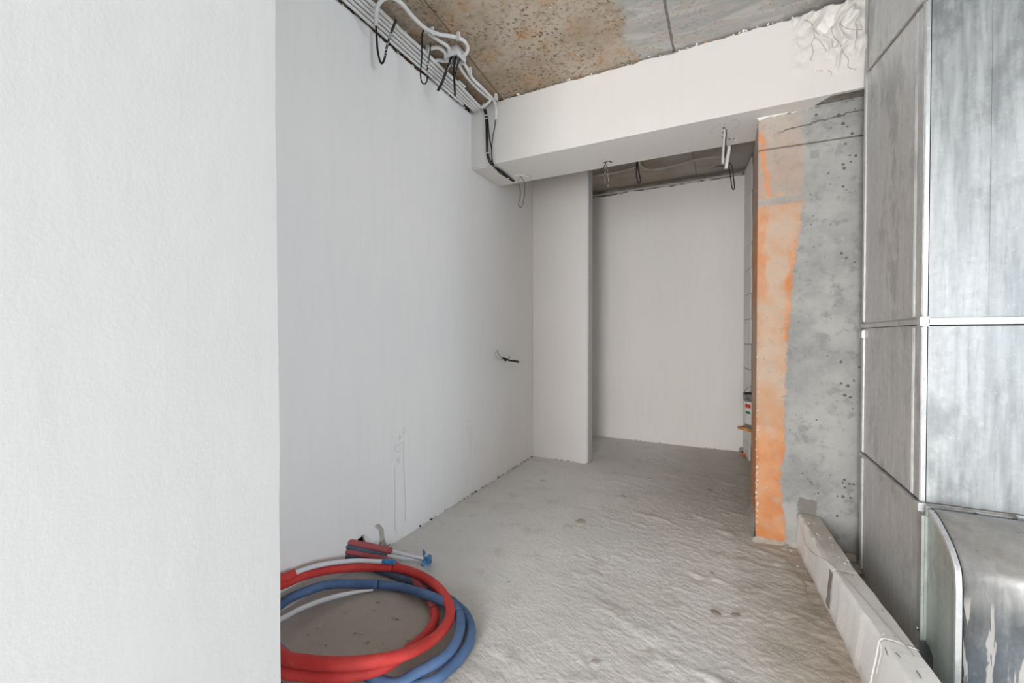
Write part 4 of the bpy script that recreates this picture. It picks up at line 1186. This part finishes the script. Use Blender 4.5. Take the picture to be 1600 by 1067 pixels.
cable('hanging_cable', [Vector((-.56, 3.30, 2.912)), Vector((-.57, 3.30, 2.75))]+yv([(582, 345), (574, 380), (572, 440), (576, 500), (590, 530), (604, 510), (594, 460), (584, 400), (582, 350)], 3.30), .0048, 'cable', 'doubled black cable loop hanging in the middle of the recess opening')
cable('hanging_cable', yv([(1312, 225), (1312, 270), (1300, 300), (1292, 350), (1298, 420), (1310, 500), (1318, 560), (1330, 582), (1338, 560), (1330, 480), (1322, 410), (1300, 375), (1268, 395), (1220, 396), (1180, 405)], 3.22), .0034, 'cable', 'long narrow black cable loop hanging in the recess near the orange pier')
c_thing(yv([(1266, 100), (1262, 150), (1256, 230), (1250, 320), (1248, 380)], 2.93), 'grey conduit stub hanging from a hole in the beam soffit', .009, 'conduit_dim')
c_thing([Vector((.10, 3.30, 2.90)), Vector((.06, 3.24, 2.7))]+[p for p in yv([(1302, 215), (1298, 260), (1286, 330), (1275, 400), (1272, 418)], 3.22)], 'pale conduit stub hanging behind the beam edge near the pier', .011, 'conduit')
q_ = yv([(1266, 98), (1256, 180)], 2.92)
cable('hanging_cable', yv([(1268, 96), (1272, 150), (1268, 200), (1266, 250), (1262, 330)], 2.925), .004, 'cable', 'black cable beside the conduit stub under the beam')

# ------------------------------------------------------------------ wires on the left wall
q_ = P(776, 549, 'x', XL)
wt = thing('wall_wires', q_, 'stripped wires with a black taped end sticking out of the left wall', 'wire')
ww = lambda L, xo: [P(750+a/13.34, 520+b/13.34, 'x', XL+d) for (a, b), d in zip(L, xo)]
obj('wire', tubem(ww([(372, 360), (375, 420), (420, 480), (470, 520), (520, 530)], [.0, .02, .04, .06, .07]), .0022, 6), M['cable'], wt)
obj('wire', tubem(ww([(310, 400), (335, 470), (360, 510), (420, 550), (500, 570)], [.0, .02, .04, .05, .06]), .0028, 6), M['conduit_dim'], wt)
obj('white_wire', tubem(ww([(330, 430), (370, 480), (410, 530)], [.005, .02, .035]), .0035, 6), M['pvc_white'], wt)
obj('taped_end', tubem(ww([(480, 525), (560, 560), (640, 580), (720, 590), (800, 606)], [.06, .07, .075, .08, .085]), lambda t_: .0095+.0015*math.sin(t_*9), 8), M['cable'], wt)
o = obj('wire_knot', rock(.014, 77, .9, 2), M['cable'], wt); o.location = ww([(530, 572)], [.062])[0]
o.matrix_parent_inverse = Matrix.Translation(-wt.location)
obj('white_wire', tubem(ww([(560, 560), (575, 600), (570, 635)], [.075, .078, .075]), .0045, 6), M['pvc_white'], wt)
obj('wire', tubem(ww([(600, 540), (612, 500), (625, 495)], [.075, .078, .08]), .004, 6), M['cable_flecked'], wt)
o = obj('hole_rim', rock(.013, 78, 1, 2), M['white_chip'], wt); o.location = q_; o.scale = (.25, 1, 1.6)
o.matrix_parent_inverse = Matrix.Translation(-wt.location)

# ------------------------------------------------------------------ bucket on a board in the niche
by = 3.92
def Xat(px, y): return P(px, 500, 'y', y).x
bcx = Xat(1161.5, by)+.125
pb = P(1168, 672, 'y', by-.12); pt = P(1168, 619, 'y', by)
zb, zt = .470, .735
bu = thing('paint_bucket', (bcx, by, zb), 'small metal paint bucket with a wire handle half hidden behind the orange pier', 'bucket')
bm = bmesh.new()
bmesh.ops.create_cone(bm, cap_ends=False, segments=32, radius1=.112, radius2=.122, depth=zt-zb, matrix=Matrix.Translation((bcx, by, (zb+zt)/2)))
bmesh.ops.create_circle(bm, cap_ends=True, segments=32, radius=.112, matrix=Matrix.Translation((bcx, by, zb+.001)))
obj('bucket_body', bm, M['bucket'], bu, True)
def ring(z, R, r, n=40): return [Vector((bcx+R*math.cos(2*PI*k/n), by+R*math.sin(2*PI*k/n), z)) for k in range(n+1)]
obj('rim', tubem(ring(zt, .123, .004), .004, 6, raw=True, cap=False), M['bucket'], bu)
obj('rim_band', tubem(ring(zt-.035, .1225, .004), .003, 6, raw=True, cap=False), M['bucket'], bu)
obj('paint', tubem([Vector((bcx, by, zt-.045)), Vector((bcx, by, zt-.04))], .119, 32, raw=True), M['dark_gap'], bu)
def lab(z0, z1, a0, a1, mat, off):
    bm = bmesh.new(); rows = []
    for k in range(13):
        a_ = math.radians(a0+(a1-a0)*k/12)
        rows.append([bm.verts.new((bcx+(.112+.010*(z-zb)/(zt-zb)+off)*math.cos(a_), by+(.112+.010*(z-zb)/(zt-zb)+off)*math.sin(a_), z)) for z in (z0, z1)])
    for a, b in zip(rows, rows[1:]): bm.faces.new((a[0], b[0], b[1], a[1]))
    return bm
lb = obj('bucket_label', lab(zb+.03, zt-.055, 150, 300, None, .0012), M['bucket_label'], bu)
obj('red_mark', lab(zt-.105, zt-.072, 205, 232, None, .0022), M['label_red'], lb)
obj('orange_mark', lab(zt-.108, zt-.075, 236, 252, None, .0022), M['label_orange'], lb)
obj('green_mark', lab(zt-.150, zt-.130, 208, 230, None, .0022), M['label_green'], lb)
for k in range(4): obj('dark_mark', lab(zt-.14-k*.028, zt-.128-k*.028, 236, 250, None, .0022), M['label_dark'], lb)
hp = [Vector((bcx-.125*math.cos(a_), by, zt-.02)) + Vector((0, -.03*math.sin(a_), .10*math.sin(a_))) for a_ in np.linspace(0, PI, 15)]
obj('handle', tubem(hp, .0025, 6), M['bucket'], bu)
bd = boxm(-.15, .15, -.15, .15, -.024, 0, bev=.003)
o = obj('orange_board', bd, M['wood']); o.location = (bcx+.048, by-.01, zb-.0005); o.rotation_euler = (0, 0, math.radians(42))
tag(o, 'thick orange board under the paint bucket, corner poking out past the pier', 'board')
for k in range(2):
    h = (zb-.025)/2
    o = obj('support_block', boxm(-.09, .09, -.10, .10, .001, h-.001, bev=.004), M['block']); o.location = (bcx+.075, by-.02, h*k)
    tag(o, ['lower white block holding up the bucket board behind the pier', 'upper white block holding up the bucket board behind the pier'][k], 'block')
q_ = P(1161, 713, 'z', .0)
o = obj('plastic_lump', rock(.028, 61, .7, 2), M['orange_plastic']); o.location = (q_.x, q_.y, .018)
tag(o, 'small orange plastic lump on the floor at the right end of the recess', 'debris')
q_ = P(1163, 707, 'z', .0)
o = obj('dark_clod', rock(.03, 63, .9, 2), M['rough_concrete']); o.location = (q_.x-.02, q_.y+.02, .026)
tag(o, 'dark grey clod behind the orange plastic lump on the floor', 'debris')

# ------------------------------------------------------------------ loose lumps on the floor
SG = 'loose mortar lumps on the floor'
lp = [(997, 719, .022, 'pale flat mortar lump in the recess mouth, farthest from the camera'), (972, 776, .024, 'dark edged mortar lump in the middle of the passage floor'),
      (1016, 747, .022, 'flat mortar lump right of centre in the passage'), (907, 816, .034, 'largest white mortar smear on the floor'),
      (1108, 765, .020, 'small dark clod near the left of the pier'), (1135, 803, .022, 'flat dark lump before the pier foot'), (848, 751, .018, 'small mortar lump beside the left wall foot'),
      (1118, 956, .018, 'brown clod in the bright foreground floor'), (1150, 960, .016, 'small greenish clod right of the brown clod on the floor'), (795, 910, .006, 'tiny dark pebble on the smooth floor right of the coil'),
      (930, 1035, .017, 'pale round lump at the bottom middle of the floor'), (1112, 895, .016, 'shallow lump on the floor left of the kerb')]
for k, (a, b, r, lb_) in enumerate(lp):
    q_ = P(a, b, 'z', 0.0)
    bm = rock(r, 1000+k, .22, 3)
    for v in bm.verts:
        v.co.x *= 1.4
        v.co *= 1+.22*n1(v.co.x*70+v.co.y*55, 60+k, 2)
    o = obj('mortar_lump', bm, M['dust_stone'] if k not in (4, 7, 8, 9) else M['mortar'], None, True)
    o.location = (q_.x, q_.y, float(floor_h(np.array([q_.x]), np.array([q_.y]))[0])-.001); o.rotation_euler = (0, 0, random.random()*3)
    tag(o, lb_, 'rubble', SG)
for k, (a, b) in enumerate([(1258, 872), (1250, 888), (1238, 862), (1232, 858)]):
    q_ = P(a, b, 'z', 0.0)
    o = obj('kerb_pebble', rock(.010, 1100+k, .7, 1), M['dust_stone'] if k else M['wood']); o.location = (q_.x-.01, q_.y, float(floor_h(np.array([q_.x]), np.array([q_.y]))[0])+.002)
    tag(o, ['yellowish chip', 'second pale pebble', 'third pale pebble', 'leftmost pale pebble'][k] + ' on the floor where kerb meets pier', 'rubble', 'pebbles at the corner of kerb and pier')

for k in range(16):
    a_, b_ = random.uniform(470, 650), random.uniform(928, 1012)
    q_ = P(a_, b_, 'z', 0.0); r = random.uniform(.003, .008)
    o = obj('grit', rock(r, 1200+k, .6, 1), M['dust_stone'] if k % 3 else M['mortar']); o.location = (q_.x, q_.y, float(floor_h(np.array([q_.x]), np.array([q_.y]))[0])-.002+r*.4)
    tag(o, 'tiny crumb of grit on the floor inside the pipe coil', 'rubble', 'grit inside the pipe coil')
